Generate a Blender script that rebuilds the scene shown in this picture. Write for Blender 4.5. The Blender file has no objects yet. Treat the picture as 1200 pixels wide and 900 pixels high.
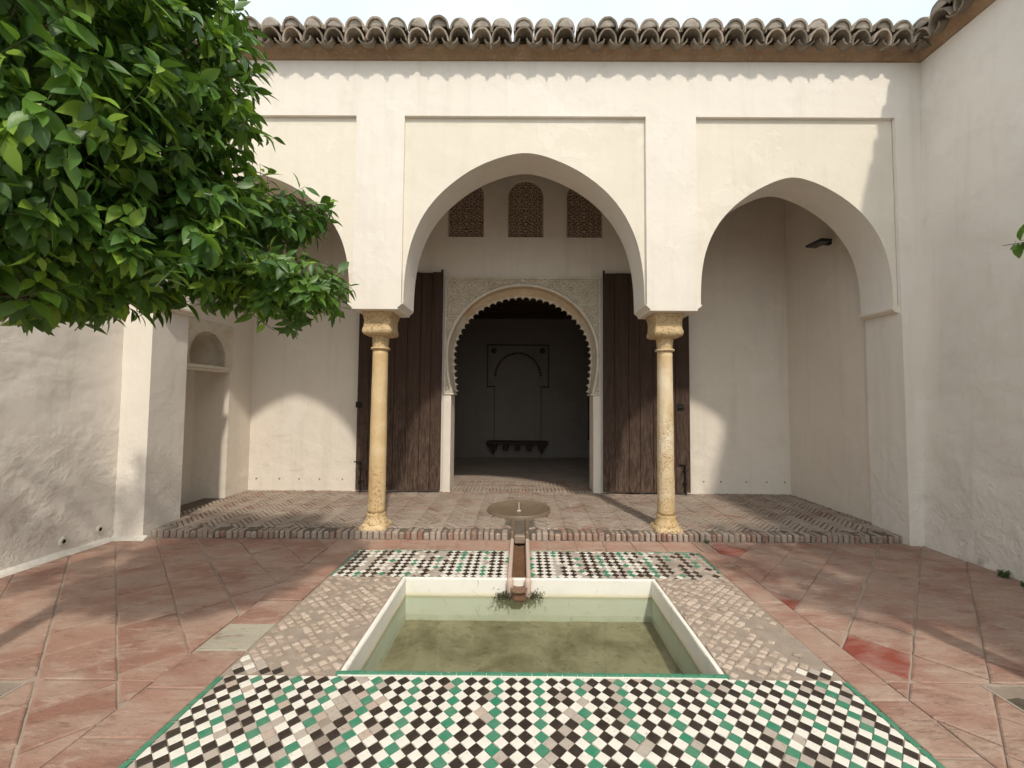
import bpy, math, random
import numpy as np
from mathutils import Vector, Matrix, noise as mnoise

random.seed(11)
scene = bpy.context.scene
col = scene.collection
R = math.radians

# ------------------------------------------------------------------ camera
F_PX, PITCH, YAW, ROLL, CX, CY = 479.63, 0.0455, -0.0040, 0.0071, 610.05, 446.42   # solved for 1200 x 900
cd = bpy.data.cameras.new('camera'); cam = bpy.data.objects.new('camera', cd); col.objects.link(cam)
cd.sensor_width = 36.0; cd.sensor_fit = 'HORIZONTAL'
cd.lens = 36.0 * F_PX / 1200.0
cd.shift_x = -(CX - 600.0) / 1200.0
cd.shift_y = (CY - 450.0) / 1200.0
cd.clip_start = 0.02; cd.clip_end = 500
def _cam_axes():
    c, s = math.cos(YAW), math.sin(YAW)
    right, fwd, up = Vector((c, -s, 0)), Vector((s, c, 0)), Vector((0, 0, 1))
    c, s = math.cos(PITCH), math.sin(PITCH)
    fwd, up = c*fwd + s*up, -s*fwd + c*up
    c, s = math.cos(ROLL), math.sin(ROLL)
    right, up = c*right + s*up, -s*right + c*up
    return right, up, fwd
_r, _u, _f = _cam_axes()
CAM = Vector((0, 0, 1.5))
cam.matrix_world = Matrix(((_r.x, _u.x, -_f.x, CAM.x), (_r.y, _u.y, -_f.y, CAM.y), (_r.z, _u.z, -_f.z, CAM.z), (0, 0, 0, 1)))
scene.camera = cam

# ------------------------------------------------------------------ light
SUN_DIR = Vector((-0.56, 1.93, -2.42)).normalized()          # the way the sunlight travels
world = bpy.data.worlds.new('World'); scene.world = world; world.use_nodes = True
wn = world.node_tree; bgn = wn.nodes['Background']
sky = wn.nodes.new('ShaderNodeTexSky'); sky.sky_type = 'NISHITA'; sky.sun_disc = False
sky.sun_elevation = math.asin(-SUN_DIR.z); sky.sun_rotation = math.atan2(-SUN_DIR.x, -SUN_DIR.y)
sky.air_density = 1.0; sky.dust_density = 4.0; sky.ozone_density = 1.0
# thin bright cloud veil over the whole sky
tcw = wn.nodes.new('ShaderNodeTexCoord'); cln = wn.nodes.new('ShaderNodeTexNoise'); cln.inputs['Scale'].default_value = 2.2; cln.inputs['Detail'].default_value = 5
wn.links.new(tcw.outputs['Generated'], cln.inputs['Vector'])
clr = wn.nodes.new('ShaderNodeValToRGB'); clr.color_ramp.elements[0].position = 0.35; clr.color_ramp.elements[0].color = (0.74, 0.87, 0.92, 1); clr.color_ramp.elements[1].position = 0.62; clr.color_ramp.elements[1].color = (0.92, 0.95, 0.96, 1)
wn.links.new(cln.outputs['Fac'], clr.inputs['Fac'])
clx = wn.nodes.new('ShaderNodeVectorMath'); clx.operation = 'SCALE'; clx.inputs[3].default_value = 7.4; wn.links.new(clr.outputs[0], clx.inputs[0])
veil = wn.nodes.new('ShaderNodeMix'); veil.data_type = 'RGBA'; veil.inputs[0].default_value = 0.78
wn.links.new(sky.outputs[0], veil.inputs[6]); wn.links.new(clx.outputs[0], veil.inputs[7])
wn.links.new(veil.outputs[2], bgn.inputs['Color']); bgn.inputs['Strength'].default_value = 0.15
sd = bpy.data.lights.new('sun', 'SUN'); sun = bpy.data.objects.new('sun', sd); col.objects.link(sun)
sd.energy = 2.15; sd.angle = R(2.2); sd.color = (1.0, 0.92, 0.80)
sun.location = (6, -18, 24); sun.rotation_euler = SUN_DIR.to_track_quat('-Z', 'Y').to_euler()
vs = scene.view_settings
scene.display_settings.display_device = 'sRGB'
vs.view_transform = 'Standard'; vs.look = 'None'; vs.gamma = 1.0; vs.use_curve_mapping = False
vs.exposure = 0.30
scene.cycles.max_bounces = 8; scene.cycles.diffuse_bounces = 4
scene.cycles.use_adaptive_sampling = True; scene.cycles.adaptive_threshold = 0.03; scene.cycles.transparent_max_bounces = 12
scene.cycles.use_denoising = True
scene.cycles.sample_clamp_indirect = 6.0

# ------------------------------------------------------------------ helpers
ORG = {}
def tag(o, label=None, cat=None, group=None, kind=None):
    if label: o['label'] = label
    if cat: o['category'] = cat
    if group: o['group'] = group
    if kind: o['kind'] = kind
    return o
def thing(name, loc, label, cat, group=None):
    o = bpy.data.objects.new(name, None); col.objects.link(o)
    o.empty_display_size = 0.1
    o.location = loc; ORG[o] = Vector(loc)
    return tag(o, label, cat, group, 'thing')
def link_mesh(name, me, parent=None, origin=(0, 0, 0), world_m=None):
    o = bpy.data.objects.new(name, me); col.objects.link(o)
    po = ORG[parent] if parent is not None else Vector((0, 0, 0))
    if parent is not None: o.parent = parent
    if world_m is not None:
        o.matrix_local = Matrix.Translation(-po) @ world_m
        ORG[o] = world_m.to_translation()
    else:
        o.location = Vector(origin) - po
        ORG[o] = Vector(origin)
    return o

class MB:
    def __init__(s): s.v = []; s.f = []; s.m = []
    def add(s, vs_, fs_, m=0):
        n = len(s.v); s.v.extend([tuple(q) for q in vs_])
        for f in fs_: s.f.append(tuple(i + n for i in f)); s.m.append(m)
        return s
    def quad(s, a, b, c, d, m=0): return s.add((a, b, c, d), ((0, 1, 2, 3),), m)
    def box(s, x0, x1, y0, y1, z0, z1, m=0):
        v = [(x, y, z) for z in (z0, z1) for y in (y0, y1) for x in (x0, x1)]
        return s.add(v, ((0, 2, 3, 1), (4, 5, 7, 6), (0, 1, 5, 4), (2, 6, 7, 3), (0, 4, 6, 2), (1, 3, 7, 5)), m)
    def rbox(s, x0, x1, y0, y1, z0, z1, b=0.004, m=0):
        """box with chamfered edges: 24 verts"""
        cx, cy, cz = (x0+x1)/2, (y0+y1)/2, (z0+z1)/2
        h = ((x1-x0)/2, (y1-y0)/2, (z1-z0)/2); b = min(b, min(h)*0.8)
        vv = []; idx = {}
        for sx in (-1, 1):
            for sy in (-1, 1):
                for sz in (-1, 1):
                    for ax in range(3):
                        e = [h[0]-b, h[1]-b, h[2]-b]; e[ax] = h[ax]
                        idx[(sx, sy, sz, ax)] = len(vv)
                        vv.append((cx+sx*e[0], cy+sy*e[1], cz+sz*e[2]))
        ff = []
        def o4(keys, nrm):
            q = [idx[k] for k in keys]; a, b_, c = (Vector(vv[i]) for i in q[:3])
            if (b_-a).cross(c-a).dot(nrm) < 0: q.reverse()
            ff.append(tuple(q))
        for ax in range(3):
            u, w = [(1, 2), (0, 2), (0, 1)][ax]
            for sg in (-1, 1):
                ks = []
                for su, sw in ((-1, -1), (1, -1), (1, 1), (-1, 1)):
                    k = [0, 0, 0]; k[ax] = sg; k[u] = su; k[w] = sw; ks.append((*k, ax))
                n = [0, 0, 0]; n[ax] = sg; o4(ks, Vector(n))
            for su in (-1, 1):
                for sw in (-1, 1):
                    ks = []
                    for sg, axx in ((-1, u), (1, u), (1, w), (-1, w)):
                        k = [0, 0, 0]; k[ax] = sg; k[u] = su; k[w] = sw; ks.append((*k, axx))
                    n = [0, 0, 0]; n[u] = su; n[w] = sw; o4(ks, Vector(n))
        for sx in (-1, 1):
            for sy in (-1, 1):
                for sz in (-1, 1): o4([(sx, sy, sz, a) for a in range(3)], Vector((sx, sy, sz)))
        return s.add(vv, ff, m)
    def slab(s, poly, z0, z1, ch=0.004, m=0, tilt=(0, 0)):
        """flat polygon piece, chamfered on top; poly is a list of (x, y), counter-clockwise"""
        n = len(poly); cx = sum(p[0] for p in poly)/n; cy = sum(p[1] for p in poly)/n
        rad = min(math.hypot(p[0]-cx, p[1]-cy) for p in poly); k = max(0.3, 1 - ch/max(rad, 1e-3)*1.3)
        T = lambda x, y: tilt[0]*(x-cx)+tilt[1]*(y-cy)
        v = [(x, y, z0) for x, y in poly] + [(x, y, z1-ch*0.7+T(x, y)) for x, y in poly] + [(cx+(x-cx)*k, cy+(y-cy)*k, z1+T(x, y)) for x, y in poly]
        f = [tuple(range(2*n, 3*n))]
        for i in range(n):
            j = (i+1) % n
            f.append((i, j, n+j, n+i)); f.append((n+i, n+j, 2*n+j, 2*n+i))
        return s.add(v, f, m)
    def rings(s, rings, closed=True, cap0=True, cap1=True, m=0):
        n = len(rings[0]); v = [p for r in rings for p in r]; f = []
        for a in range(len(rings)-1):
            for i in range(n if closed else n-1):
                j = (i+1) % n
                f.append((a*n+i, a*n+j, (a+1)*n+j, (a+1)*n+i))
        if cap0: f.append(tuple(reversed(range(n))))
        if cap1: f.append(tuple(range((len(rings)-1)*n, len(rings)*n)))
        return s.add(v, f, m)
    def lathe(s, prof, c=(0, 0, 0), n=32, m=0, cap0=True, cap1=True, fn=None):
        rr = []
        for r, z in prof:
            ring = []
            for i in range(n):
                a = 2*math.pi*i/n; q = fn(r, z, a) if fn else r
                ring.append((c[0]+q*math.cos(a), c[1]+q*math.sin(a), c[2]+z))
            rr.append(ring)
        return s.rings(rr, True, cap0, cap1, m)
    def tube(s, path, rad, n=6, m=0):
        rr = []; P = [Vector(p) for p in path]
        for i, p in enumerate(P):
            d = (P[min(i+1, len(P)-1)] - P[max(i-1, 0)]).normalized()
            a = Vector((0, 0, 1)) if abs(d.z) < 0.9 else Vector((1, 0, 0))
            u = d.cross(a).normalized(); w = d.cross(u)
            r = rad[i] if isinstance(rad, (list, tuple)) else rad
            rr.append([tuple(p + r*(math.cos(2*math.pi*k/n)*u - math.sin(2*math.pi*k/n)*w)) for k in range(n)])
        return s.rings(rr, True, True, True, m)
    def extrude_x(s, prof, x0, x1, m=0):
        return s.rings([[(x0, y, z) for y, z in prof], [(x1, y, z) for y, z in prof]], True, True, True, m)
    def mesh(s, name, mats, smooth=False, origin=(0, 0, 0), fix=True):
        me = bpy.data.meshes.new(name); o = origin
        me.from_pydata([(v[0]-o[0], v[1]-o[1], v[2]-o[2]) for v in s.v], [], s.f)
        for mt in (mats if isinstance(mats, (list, tuple)) else [mats]): me.materials.append(mt)
        if any(s.m): me.polygons.foreach_set('material_index', s.m)
        if smooth: me.polygons.foreach_set('use_smooth', [True]*len(s.f))
        if fix:
            import bmesh
            b = bmesh.new(); b.from_mesh(me); bmesh.ops.recalc_face_normals(b, faces=b.faces[:]); b.to_mesh(me); b.free()
        me.update()
        return me
    def build(s, name, mats, parent=None, smooth=False, origin=None, fix=True, angle=None):
        if origin is None: origin = ORG[parent] if parent is not None else (0, 0, 0)
        o = link_mesh(name, s.mesh(name, mats, smooth, origin, fix), parent, origin)
        if angle is not None: o.data.set_sharp_from_angle(angle=R(angle))
        return o

def clip(poly, x0, x1, y0, y1):
    for ax, lim, sg in ((0, x0, 1), (0, x1, -1), (1, y0, 1), (1, y1, -1)):
        out = []
        for i in range(len(poly)):
            a, b = poly[i-1], poly[i]; da, db = sg*(a[ax]-lim), sg*(b[ax]-lim)
            if (da < 0) != (db < 0):
                t = da/(da-db); out.append((a[0]+t*(b[0]-a[0]), a[1]+t*(b[1]-a[1])))
            if db >= 0: out.append(b)
        poly = out
        if len(poly) < 3: return []
    return poly
def area(p): return 0.5*abs(sum(p[i-1][0]*p[i][1]-p[i][0]*p[i-1][1] for i in range(len(p))))
def nz(x, y, z=0.0): return mnoise.noise(Vector((x, y, z)))

# ------------------------------------------------------------------ materials
def new_mat(name):
    m = bpy.data.materials.new(name); m.use_nodes = True; nt = m.node_tree
    return m, nt, nt.nodes['Principled BSDF']
def nd(nt, t, **k):
    n = nt.nodes.new(t)
    for a, b in k.items():
        if a in n.inputs: n.inputs[a].default_value = b
        else: setattr(n, a, b)
    return n
def wpos(nt):
    return nd(nt, 'ShaderNodeNewGeometry').outputs['Position']
def noise(nt, co, scale, detail=4, rough=0.55, dist=0.0, stretch=None):
    if stretch:
        mp = nd(nt, 'ShaderNodeMapping'); mp.inputs['Scale'].default_value = stretch; nt.links.new(co, mp.inputs['Vector']); co = mp.outputs[0]
    n = nd(nt, 'ShaderNodeTexNoise'); n.inputs['Scale'].default_value = scale; n.inputs['Detail'].default_value = detail
    n.inputs['Roughness'].default_value = rough; n.inputs['Distortion'].default_value = dist
    nt.links.new(co, n.inputs['Vector']); return n.outputs['Fac']
def ramp(nt, fac, stops):
    r = nd(nt, 'ShaderNodeValToRGB'); e = r.color_ramp.elements
    while len(e) < len(stops): e.new(0.5)
    for i, (p, c) in enumerate(stops):
        e[i].position = p; e[i].color = (*c, 1) if len(c) == 3 else c
    nt.links.new(fac, r.inputs['Fac']); return r.outputs['Color']
def grey(a): return (a, a, a)
def mix(nt, fac, a, b, mode='MIX'):
    n = nd(nt, 'ShaderNodeMix', data_type='RGBA', blend_type=mode)
    for s, v in ((0, fac), (6, a), (7, b)):
        if isinstance(v, (int, float)): n.inputs[s].default_value = v
        elif isinstance(v, tuple): n.inputs[s].default_value = (*v, 1)
        else: nt.links.new(v, n.inputs[s])
    return n.outputs[2]
def mth(nt, op, a, b=None):
    n = nd(nt, 'ShaderNodeMath', operation=op)
    for i, v in enumerate((a, b)):
        if v is None: continue
        if isinstance(v, (int, float)): n.inputs[i].default_value = v
        else: nt.links.new(v, n.inputs[i])
    return n.outputs[0]
def bump(nt, h, strength, dist, prev=None):
    b = nd(nt, 'ShaderNodeBump'); b.inputs['Strength'].default_value = strength; b.inputs['Distance'].default_value = dist
    nt.links.new(h, b.inputs['Height'])
    if prev is not None: nt.links.new(prev, b.inputs['Normal'])
    return b.outputs['Normal']
def sep_z(nt, co):
    s = nd(nt, 'ShaderNodeSeparateXYZ'); nt.links.new(co, s.inputs[0]); return s.outputs[2]
def rng(nt, v, a, b, c=0.0, d=1.0):
    m = nd(nt, 'ShaderNodeMapRange'); m.inputs[1].default_value = a; m.inputs[2].default_value = b
    m.inputs[3].default_value = c; m.inputs[4].default_value = d; nt.links.new(v, m.inputs[0]); return m.outputs[0]

def plaster(name, base, stain, dirt=(0.42, 0.38, 0.31), low=0.0, stain_amt=0.6, wave=0.5, fine=0.25):
    """hand-trowelled limewash; low > 0 adds blistered, patched plaster on the lowest metre"""
    m, nt, bs = new_mat(name); co = wpos(nt)
    n1 = noise(nt, co, 0.9, 5, 0.6, 0.4); n2 = noise(nt, co, 3.1, 6, 0.65); n3 = noise(nt, co, 38, 3, 0.6)
    c = mix(nt, mth(nt, 'MULTIPLY', ramp(nt, n1, [(0.38, grey(0)), (0.68, grey(1))]), stain_amt), base, stain)
    c = mix(nt, mth(nt, 'MULTIPLY', ramp(nt, n2, [(0.56, grey(0)), (0.74, grey(1))]), 0.22), c, dirt)
    run = noise(nt, co, 2.2, 4, 0.6, 0.0, (3.2, 3.2, 0.22))
    c = mix(nt, mth(nt, 'MULTIPLY', ramp(nt, run, [(0.52, grey(0)), (0.76, grey(1))]), 0.28), c, dirt)
    c = mix(nt, mth(nt, 'MULTIPLY', ramp(nt, n3, [(0.66, grey(0)), (0.72, grey(1))]), 0.12), c, dirt)
    h1 = noise(nt, co, 2.3, 3, 0.5, 0.2); h2 = noise(nt, co, 9.0, 5, 0.6); h3 = noise(nt, co, 85, 3, 0.6)
    nrm = bump(nt, h1, wave, 0.05); nrm = bump(nt, h2, wave*0.55, 0.012, nrm); nrm = bump(nt, h3, fine, 0.003, nrm)
    pt = ramp(nt, noise(nt, co, 1.5, 5, 0.6, 0.3), [(0.60, grey(0)), (0.615, grey(1))])
    c = mix(nt, mth(nt, 'MULTIPLY', pt, 0.35), c, (min(1, base[0]*1.05), base[1]*1.06, base[2]*1.1)); nrm = bump(nt, pt, 0.25, 0.004, nrm)
    if low > 0:
        z = sep_z(nt, co)
        edge = mth(nt, 'ADD', z, mth(nt, 'MULTIPLY', mth(nt, 'SUBTRACT', noise(nt, co, 2.6, 5, 0.65, 0.6), 0.5), 1.5))
        k = ramp(nt, rng(nt, edge, 1.25, 0.25), [(0.0, grey(0)), (0.35, grey(0.5)), (0.75, grey(1))])
        flake = noise(nt, co, 4.6, 7, 0.68, 0.1)
        fl = ramp(nt, flake, [(0.38, grey(0)), (0.52, grey(0.62)), (0.535, grey(0.80)), (0.70, grey(1))])
        hh = mth(nt, 'MULTIPLY', mth(nt, 'MULTIPLY', fl, k), low)
        nrm = bump(nt, hh, 0.7, 0.014, nrm)
        c = mix(nt, mth(nt, 'MULTIPLY', mth(nt, 'MULTIPLY', fl, k), 0.14*low), c, dirt)
        spot = ramp(nt, noise(nt, co, 1.7, 6, 0.7, 0.5), [(0.63, grey(0)), (0.72, grey(1))])
        c = mix(nt, mth(nt, 'MULTIPLY', mth(nt, 'MULTIPLY', spot, rng(nt, edge, 0.8, 0.1)), 0.55*low), c, (0.20, 0.175, 0.14))
    nt.links.new(c, bs.inputs['Base Color']); nt.links.new(nrm, bs.inputs['Normal'])
    bs.inputs['Roughness'].default_value = 0.92; bs.inputs['Specular IOR Level'].default_value = 0.15
    return m

def stone(name, a, b, pit=(0.2, 0.12, 0.06), scale=6, pits=0.0, pit_top=0.0, bumpy=0.4, rough=0.75):
    m, nt, bs = new_mat(name); co = wpos(nt)
    n1 = noise(nt, co, scale, 6, 0.62, 0.3); n2 = noise(nt, co, scale*9, 4, 0.6)
    c = mix(nt, ramp(nt, n1, [(0.32, grey(0)), (0.70, grey(1))]), a, b)
    c = mix(nt, mth(nt, 'MULTIPLY', ramp(nt, n2, [(0.55, grey(0)), (0.75, grey(1))]), 0.35), c, pit)
    nrm = bump(nt, n1, bumpy, 0.012); nrm = bump(nt, n2, bumpy, 0.003, nrm)
    if pits > 0:
        w = nd(nt, 'ShaderNodeTexVoronoi'); w.inputs['Scale'].default_value = 48; wob = nd(nt, 'ShaderNodeVectorMath', operation='ADD'); nt.links.new(co, wob.inputs[0]); wnn = nd(nt, 'ShaderNodeTexNoise'); wnn.inputs['Scale'].default_value = 30; nt.links.new(co, wnn.inputs['Vector']); wsc = nd(nt, 'ShaderNodeVectorMath', operation='SCALE'); wsc.inputs[3].default_value = 0.03; nt.links.new(wnn.outputs['Color'], wsc.inputs[0]); nt.links.new(wsc.outputs[0], wob.inputs[1]); nt.links.new(wob.outputs[0], w.inputs['Vector'])
        z = sep_z(nt, co); zz = mth(nt, 'ADD', z, mth(nt, 'MULTIPLY', mth(nt, 'SUBTRACT', noise(nt, co, 5, 4), 0.5), 1.1))
        k = rng(nt, zz, pit_top, pit_top-0.35)
        p = mth(nt, 'MULTIPLY', ramp(nt, w.outputs['Distance'], [(0.22, grey(1)), (0.42, grey(0))]), k)
        p = mth(nt, 'MULTIPLY', p, ramp(nt, noise(nt, co, 26, 4, 0.6, 0.6), [(0.40, grey(0)), (0.52, grey(1))]))
        c = mix(nt, mth(nt, 'MULTIPLY', p, pits), c, pit)
        nrm = bump(nt, mth(nt, 'SUBTRACT', 1.0, p), 0.9, 0.008, nrm)
    nt.links.new(c, bs.inputs['Base Color']); nt.links.new(nrm, bs.inputs['Normal']); bs.inputs['Roughness'].default_value = rough
    return m

def terracotta(name, a, b, dust=(0.40, 0.295, 0.228), dust_amt=0.6, worn=True):
    m, nt, bs = new_mat(name); co = wpos(nt)
    rnd = nd(nt, 'ShaderNodeObjectInfo').outputs['Random']
    off = nd(nt, 'ShaderNodeVectorMath', operation='ADD'); nt.links.new(co, off.inputs[0])
    cb = nd(nt, 'ShaderNodeCombineXYZ'); nt.links.new(mth(nt, 'MULTIPLY', rnd, 0.35), cb.inputs[1]); nt.links.new(cb.outputs[0], off.inputs[1]); co2 = off.outputs[0]
    n1 = noise(nt, co2, 1.7, 7, 0.6, 0.2, (1.0, 2.2, 1.0)); n2 = noise(nt, co2, 4.5, 9, 0.70, 0.12, (1.0, 3.0, 1.0)); n3 = noise(nt, co, 55, 5, 0.65); n4 = noise(nt, co2, 15, 7, 0.72, 0.1, (1.0, 2.6, 1.0))
    c = mix(nt, rnd, a, b)
    c = mix(nt, mth(nt, 'MULTIPLY', ramp(nt, n1, [(0.42, grey(0)), (0.56, grey(1))]), dust_amt), c, dust)
    if worn:
        c = mix(nt, mth(nt, 'MULTIPLY', ramp(nt, n2, [(0.54, grey(0)), (0.61, grey(1))]), 0.5), c, (0.44, 0.345, 0.275))
        c = mix(nt, mth(nt, 'MULTIPLY', ramp(nt, n2, [(0.36, grey(1)), (0.45, grey(0))]), 0.6), c, (0.19, 0.10, 0.075))
        c = mix(nt, mth(nt, 'MULTIPLY', ramp(nt, n4, [(0.60, grey(0)), (0.65, grey(1))]), 0.45), c, (0.17, 0.115, 0.09))
        c = mix(nt, mth(nt, 'MULTIPLY', ramp(nt, n4, [(0.34, grey(1)), (0.40, grey(0))]), 0.45), c, (0.45, 0.36, 0.30))
    c = mix(nt, mth(nt, 'MULTIPLY', ramp(nt, n3, [(0.55, grey(0)), (0.75, grey(1))]), 0.35), c, (0.16, 0.10, 0.08))
    if worn:
        rid = noise(nt, co2, 3.2, 6, 0.6, 0.25, (0.8, 4.5, 1.0))
        crk = mth(nt, 'MULTIPLY', ramp(nt, rid, [(0.485, grey(0)), (0.497, grey(1)), (0.503, grey(1)), (0.515, grey(0))]), ramp(nt, noise(nt, co, 2.7, 4), [(0.45, grey(0)), (0.62, grey(1))]))
        c = mix(nt, mth(nt, 'MULTIPLY', crk, 0.6), c, (0.13, 0.085, 0.065))
    nrm = bump(nt, n2, 0.75, 0.012); nrm = bump(nt, n4, 0.5, 0.006, nrm); nrm = bump(nt, n3, 0.35, 0.002, nrm)
    nt.links.new(c, bs.inputs['Base Color']); nt.links.new(nrm, bs.inputs['Normal'])
    nt.links.new(rng(nt, n2, 0.3, 0.7, 0.55, 0.9), bs.inputs['Roughness'])
    return m

def glaze(name, a, chip=(0.42, 0.36, 0.29), rough=0.32, chip_at=0.60, var=0.25):
    m, nt, bs = new_mat(name); co = wpos(nt)
    n1 = noise(nt, co, 14, 5, 0.6); n2 = noise(nt, co, 48, 5, 0.7, 0.5)
    c = mix(nt, mth(nt, 'MULTIPLY', ramp(nt, n1, [(0.35, grey(0)), (0.7, grey(1))]), var), a, chip)
    k = ramp(nt, n2, [(chip_at, grey(0)), (chip_at+0.03, grey(1))])
    c = mix(nt, k, c, chip)
    nt.links.new(c, bs.inputs['Base Color']); nt.links.new(rng(nt, k, 0, 1, rough, 0.8), bs.inputs['Roughness'])
    nt.links.new(bump(nt, mth(nt, 'SUBTRACT', n1, mth(nt, 'MULTIPLY', k, 0.4)), 0.25, 0.004), bs.inputs['Normal'])
    return m

def wood(name, a, b, axis='z', pale=None, pale_z=(0.0, 0.0), rough=0.7):
    m, nt, bs = new_mat(name); co = wpos(nt)
    rnd = nd(nt, 'ShaderNodeObjectInfo').outputs['Random']
    off = nd(nt, 'ShaderNodeVectorMath', operation='ADD'); nt.links.new(co, off.inputs[0])
    cb = nd(nt, 'ShaderNodeCombineXYZ')
    for i in range(3): nt.links.new(mth(nt, 'MULTIPLY', rnd, 17.0+i*5), cb.inputs[i])
    nt.links.new(cb.outputs[0], off.inputs[1]); v = off.outputs[0]
    st = {'z': (1, 1, 0.045), 'x': (0.045, 1, 1), 'y': (1, 0.045, 1)}[axis]
    g = noise(nt, v, 34, 6, 0.65, 0.6, st); big = noise(nt, v, 5, 4, 0.6, 0.3, st)
    c = mix(nt, ramp(nt, g, [(0.30, grey(0)), (0.72, grey(1))]), a, b)
    c = mix(nt, mth(nt, 'MULTIPLY', big, 0.5), c, (a[0]*0.5, a[1]*0.5, a[2]*0.5))
    if pale:
        z = sep_z(nt, co); zz = mth(nt, 'ADD', z, mth(nt, 'MULTIPLY', mth(nt, 'SUBTRACT', noise(nt, v, 7, 6, 0.7, 0.5, (1, 1, 0.25)), 0.5), 2.6))
        k = mth(nt, 'MULTIPLY', rng(nt, zz, pale_z[1], pale_z[0]), ramp(nt, noise(nt, v, 40, 6, 0.75, 0.4, (1, 1, 0.16)), [(0.44, grey(0)), (0.62, grey(1))]))
        c = mix(nt, mth(nt, 'MULTIPLY', k, 0.8), c, pale)
    nt.links.new(c, bs.inputs['Base Color']); nt.links.new(bump(nt, g, 0.6, 0.004), bs.inputs['Normal'])
    bs.inputs['Roughness'].default_value = rough; bs.inputs['Specular IOR Level'].default_value = 0.25
    return m

def plain(name, c, rough=0.6, metal=0.0):
    m, nt, bs = new_mat(name); co = wpos(nt); n = noise(nt, co, 30, 4)
    nt.links.new(mix(nt, n, tuple(x*0.75 for x in c), tuple(min(1, x*1.25) for x in c)), bs.inputs['Base Color'])
    bs.inputs['Roughness'].default_value = rough; bs.inputs['Metallic'].default_value = metal
    nt.links.new(bump(nt, n, 0.15, 0.003), bs.inputs['Normal'])
    return m

M = {}
WHITE = (0.80, 0.745, 0.67)
M['facade'] = plaster('limewash_facade', WHITE, (0.74, 0.69, 0.60), (0.56, 0.52, 0.44), 0.6, 0.5, 0.35)
M['panel'] = plaster('limewash_panel', (0.775, 0.715, 0.61), (0.69, 0.635, 0.535), (0.60, 0.55, 0.45), 0.0, 0.7, 0.3)
M['wall'] = plaster('limewash_wall', (0.79, 0.735, 0.665), (0.70, 0.65, 0.585), (0.50, 0.455, 0.39), 1.0, 0.7, 0.6)
M['gallery'] = plaster('limewash_gallery', (0.78, 0.71, 0.615), (0.71, 0.64, 0.55), (0.55, 0.50, 0.42), 0.35, 0.6, 0.4)
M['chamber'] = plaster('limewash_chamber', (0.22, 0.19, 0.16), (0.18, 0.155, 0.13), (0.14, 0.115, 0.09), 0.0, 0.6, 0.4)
M['stucco'] = stone('carved_stucco', (0.72, 0.66, 0.55), (0.60, 0.53, 0.42), (0.40, 0.32, 0.22), 8, 0, 0, 0.4, 0.9)
M['stucco_warm'] = stone('ochre_stucco', (0.62, 0.46, 0.28), (0.72, 0.62, 0.48), (0.40, 0.27, 0.14), 4, 0, 0, 0.4, 0.9)
M['lattice'] = stone('lattice_stucco', (0.58, 0.45, 0.35), (0.46, 0.34, 0.25), (0.25, 0.16, 0.11), 9, 0, 0, 0.4, 0.9)
M['lattice_shade'] = plain('lattice_hole_shade', (0.16, 0.09, 0.06), 0.9)
M['cornice'] = stone('brown_cornice', (0.24, 0.15, 0.085), (0.36, 0.24, 0.145), (0.62, 0.56, 0.46), 3.5, 0, 0, 0.35, 0.9)
M['rooftile'] = stone('old_roof_tile', (0.32, 0.24, 0.175), (0.48, 0.42, 0.345), (0.10, 0.085, 0.06), 9, 0, 0, 0.7, 0.95)
M['rooftile_b'] = stone('mossy_roof_tile', (0.17, 0.14, 0.105), (0.30, 0.25, 0.19), (0.06, 0.06, 0.04), 9, 0, 0, 0.7, 0.95)
M['mortar_plug'] = stone('lime_mortar', (0.46, 0.41, 0.35), (0.33, 0.28, 0.23), (0.13, 0.11, 0.085), 13, 0, 0, 0.8, 0.95)
M['marble_a'] = stone('ochre_marble', (0.56, 0.385, 0.18), (0.70, 0.54, 0.32), (0.36, 0.20, 0.08), 5, 0.9, 0.85, 0.3, 0.65)
M['marble_b'] = stone('pale_ochre_marble', (0.74, 0.63, 0.45), (0.56, 0.385, 0.185), (0.40, 0.245, 0.11), 3.4, 0.6, 1.5, 0.35, 0.65)
M['capital'] = stone('ochre_capital', (0.52, 0.375, 0.19), (0.62, 0.475, 0.28), (0.28, 0.165, 0.07), 16, 0.7, 9.0, 0.7, 0.75)
M['terra'] = terracotta('terracotta', (0.27, 0.135, 0.095), (0.35, 0.205, 0.152))
M['terra_red'] = terracotta('red_terracotta', (0.225, 0.045, 0.027), (0.26, 0.06, 0.036), (0.42, 0.30, 0.25), 0.55, False)
M['terra_edge'] = terracotta('border_terracotta', (0.37, 0.20, 0.145), (0.40, 0.255, 0.195))
M['terra_grey'] = terracotta('lichen_terracotta', (0.34, 0.32, 0.26), (0.36, 0.33, 0.26), (0.44, 0.40, 0.32))
M['grout'] = stone('sandy_grout', (0.40, 0.325, 0.265), (0.29, 0.225, 0.18), (0.15, 0.11, 0.085), 6, 0, 0, 0.7, 0.95)
M['brick'] = terracotta('gallery_brick', (0.29, 0.215, 0.165), (0.37, 0.295, 0.24), (0.40, 0.345, 0.285), 0.6)
M['brick_b'] = terracotta('red_brick', (0.28, 0.155, 0.11), (0.34, 0.245, 0.19), (0.38, 0.32, 0.26), 0.5)
M['joint'] = stone('brick_joint', (0.10, 0.08, 0.062), (0.16, 0.13, 0.10), (0.06, 0.048, 0.036), 14, 0, 0, 0.7, 0.95)
M['z_black'] = glaze('black_glaze', (0.030, 0.021, 0.016), (0.20, 0.15, 0.11), 0.38, 0.655, 0.12)
M['z_white'] = glaze('white_glaze', (0.78, 0.745, 0.665), (0.50, 0.44, 0.37), 0.36, 0.63, 0.22)
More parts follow.
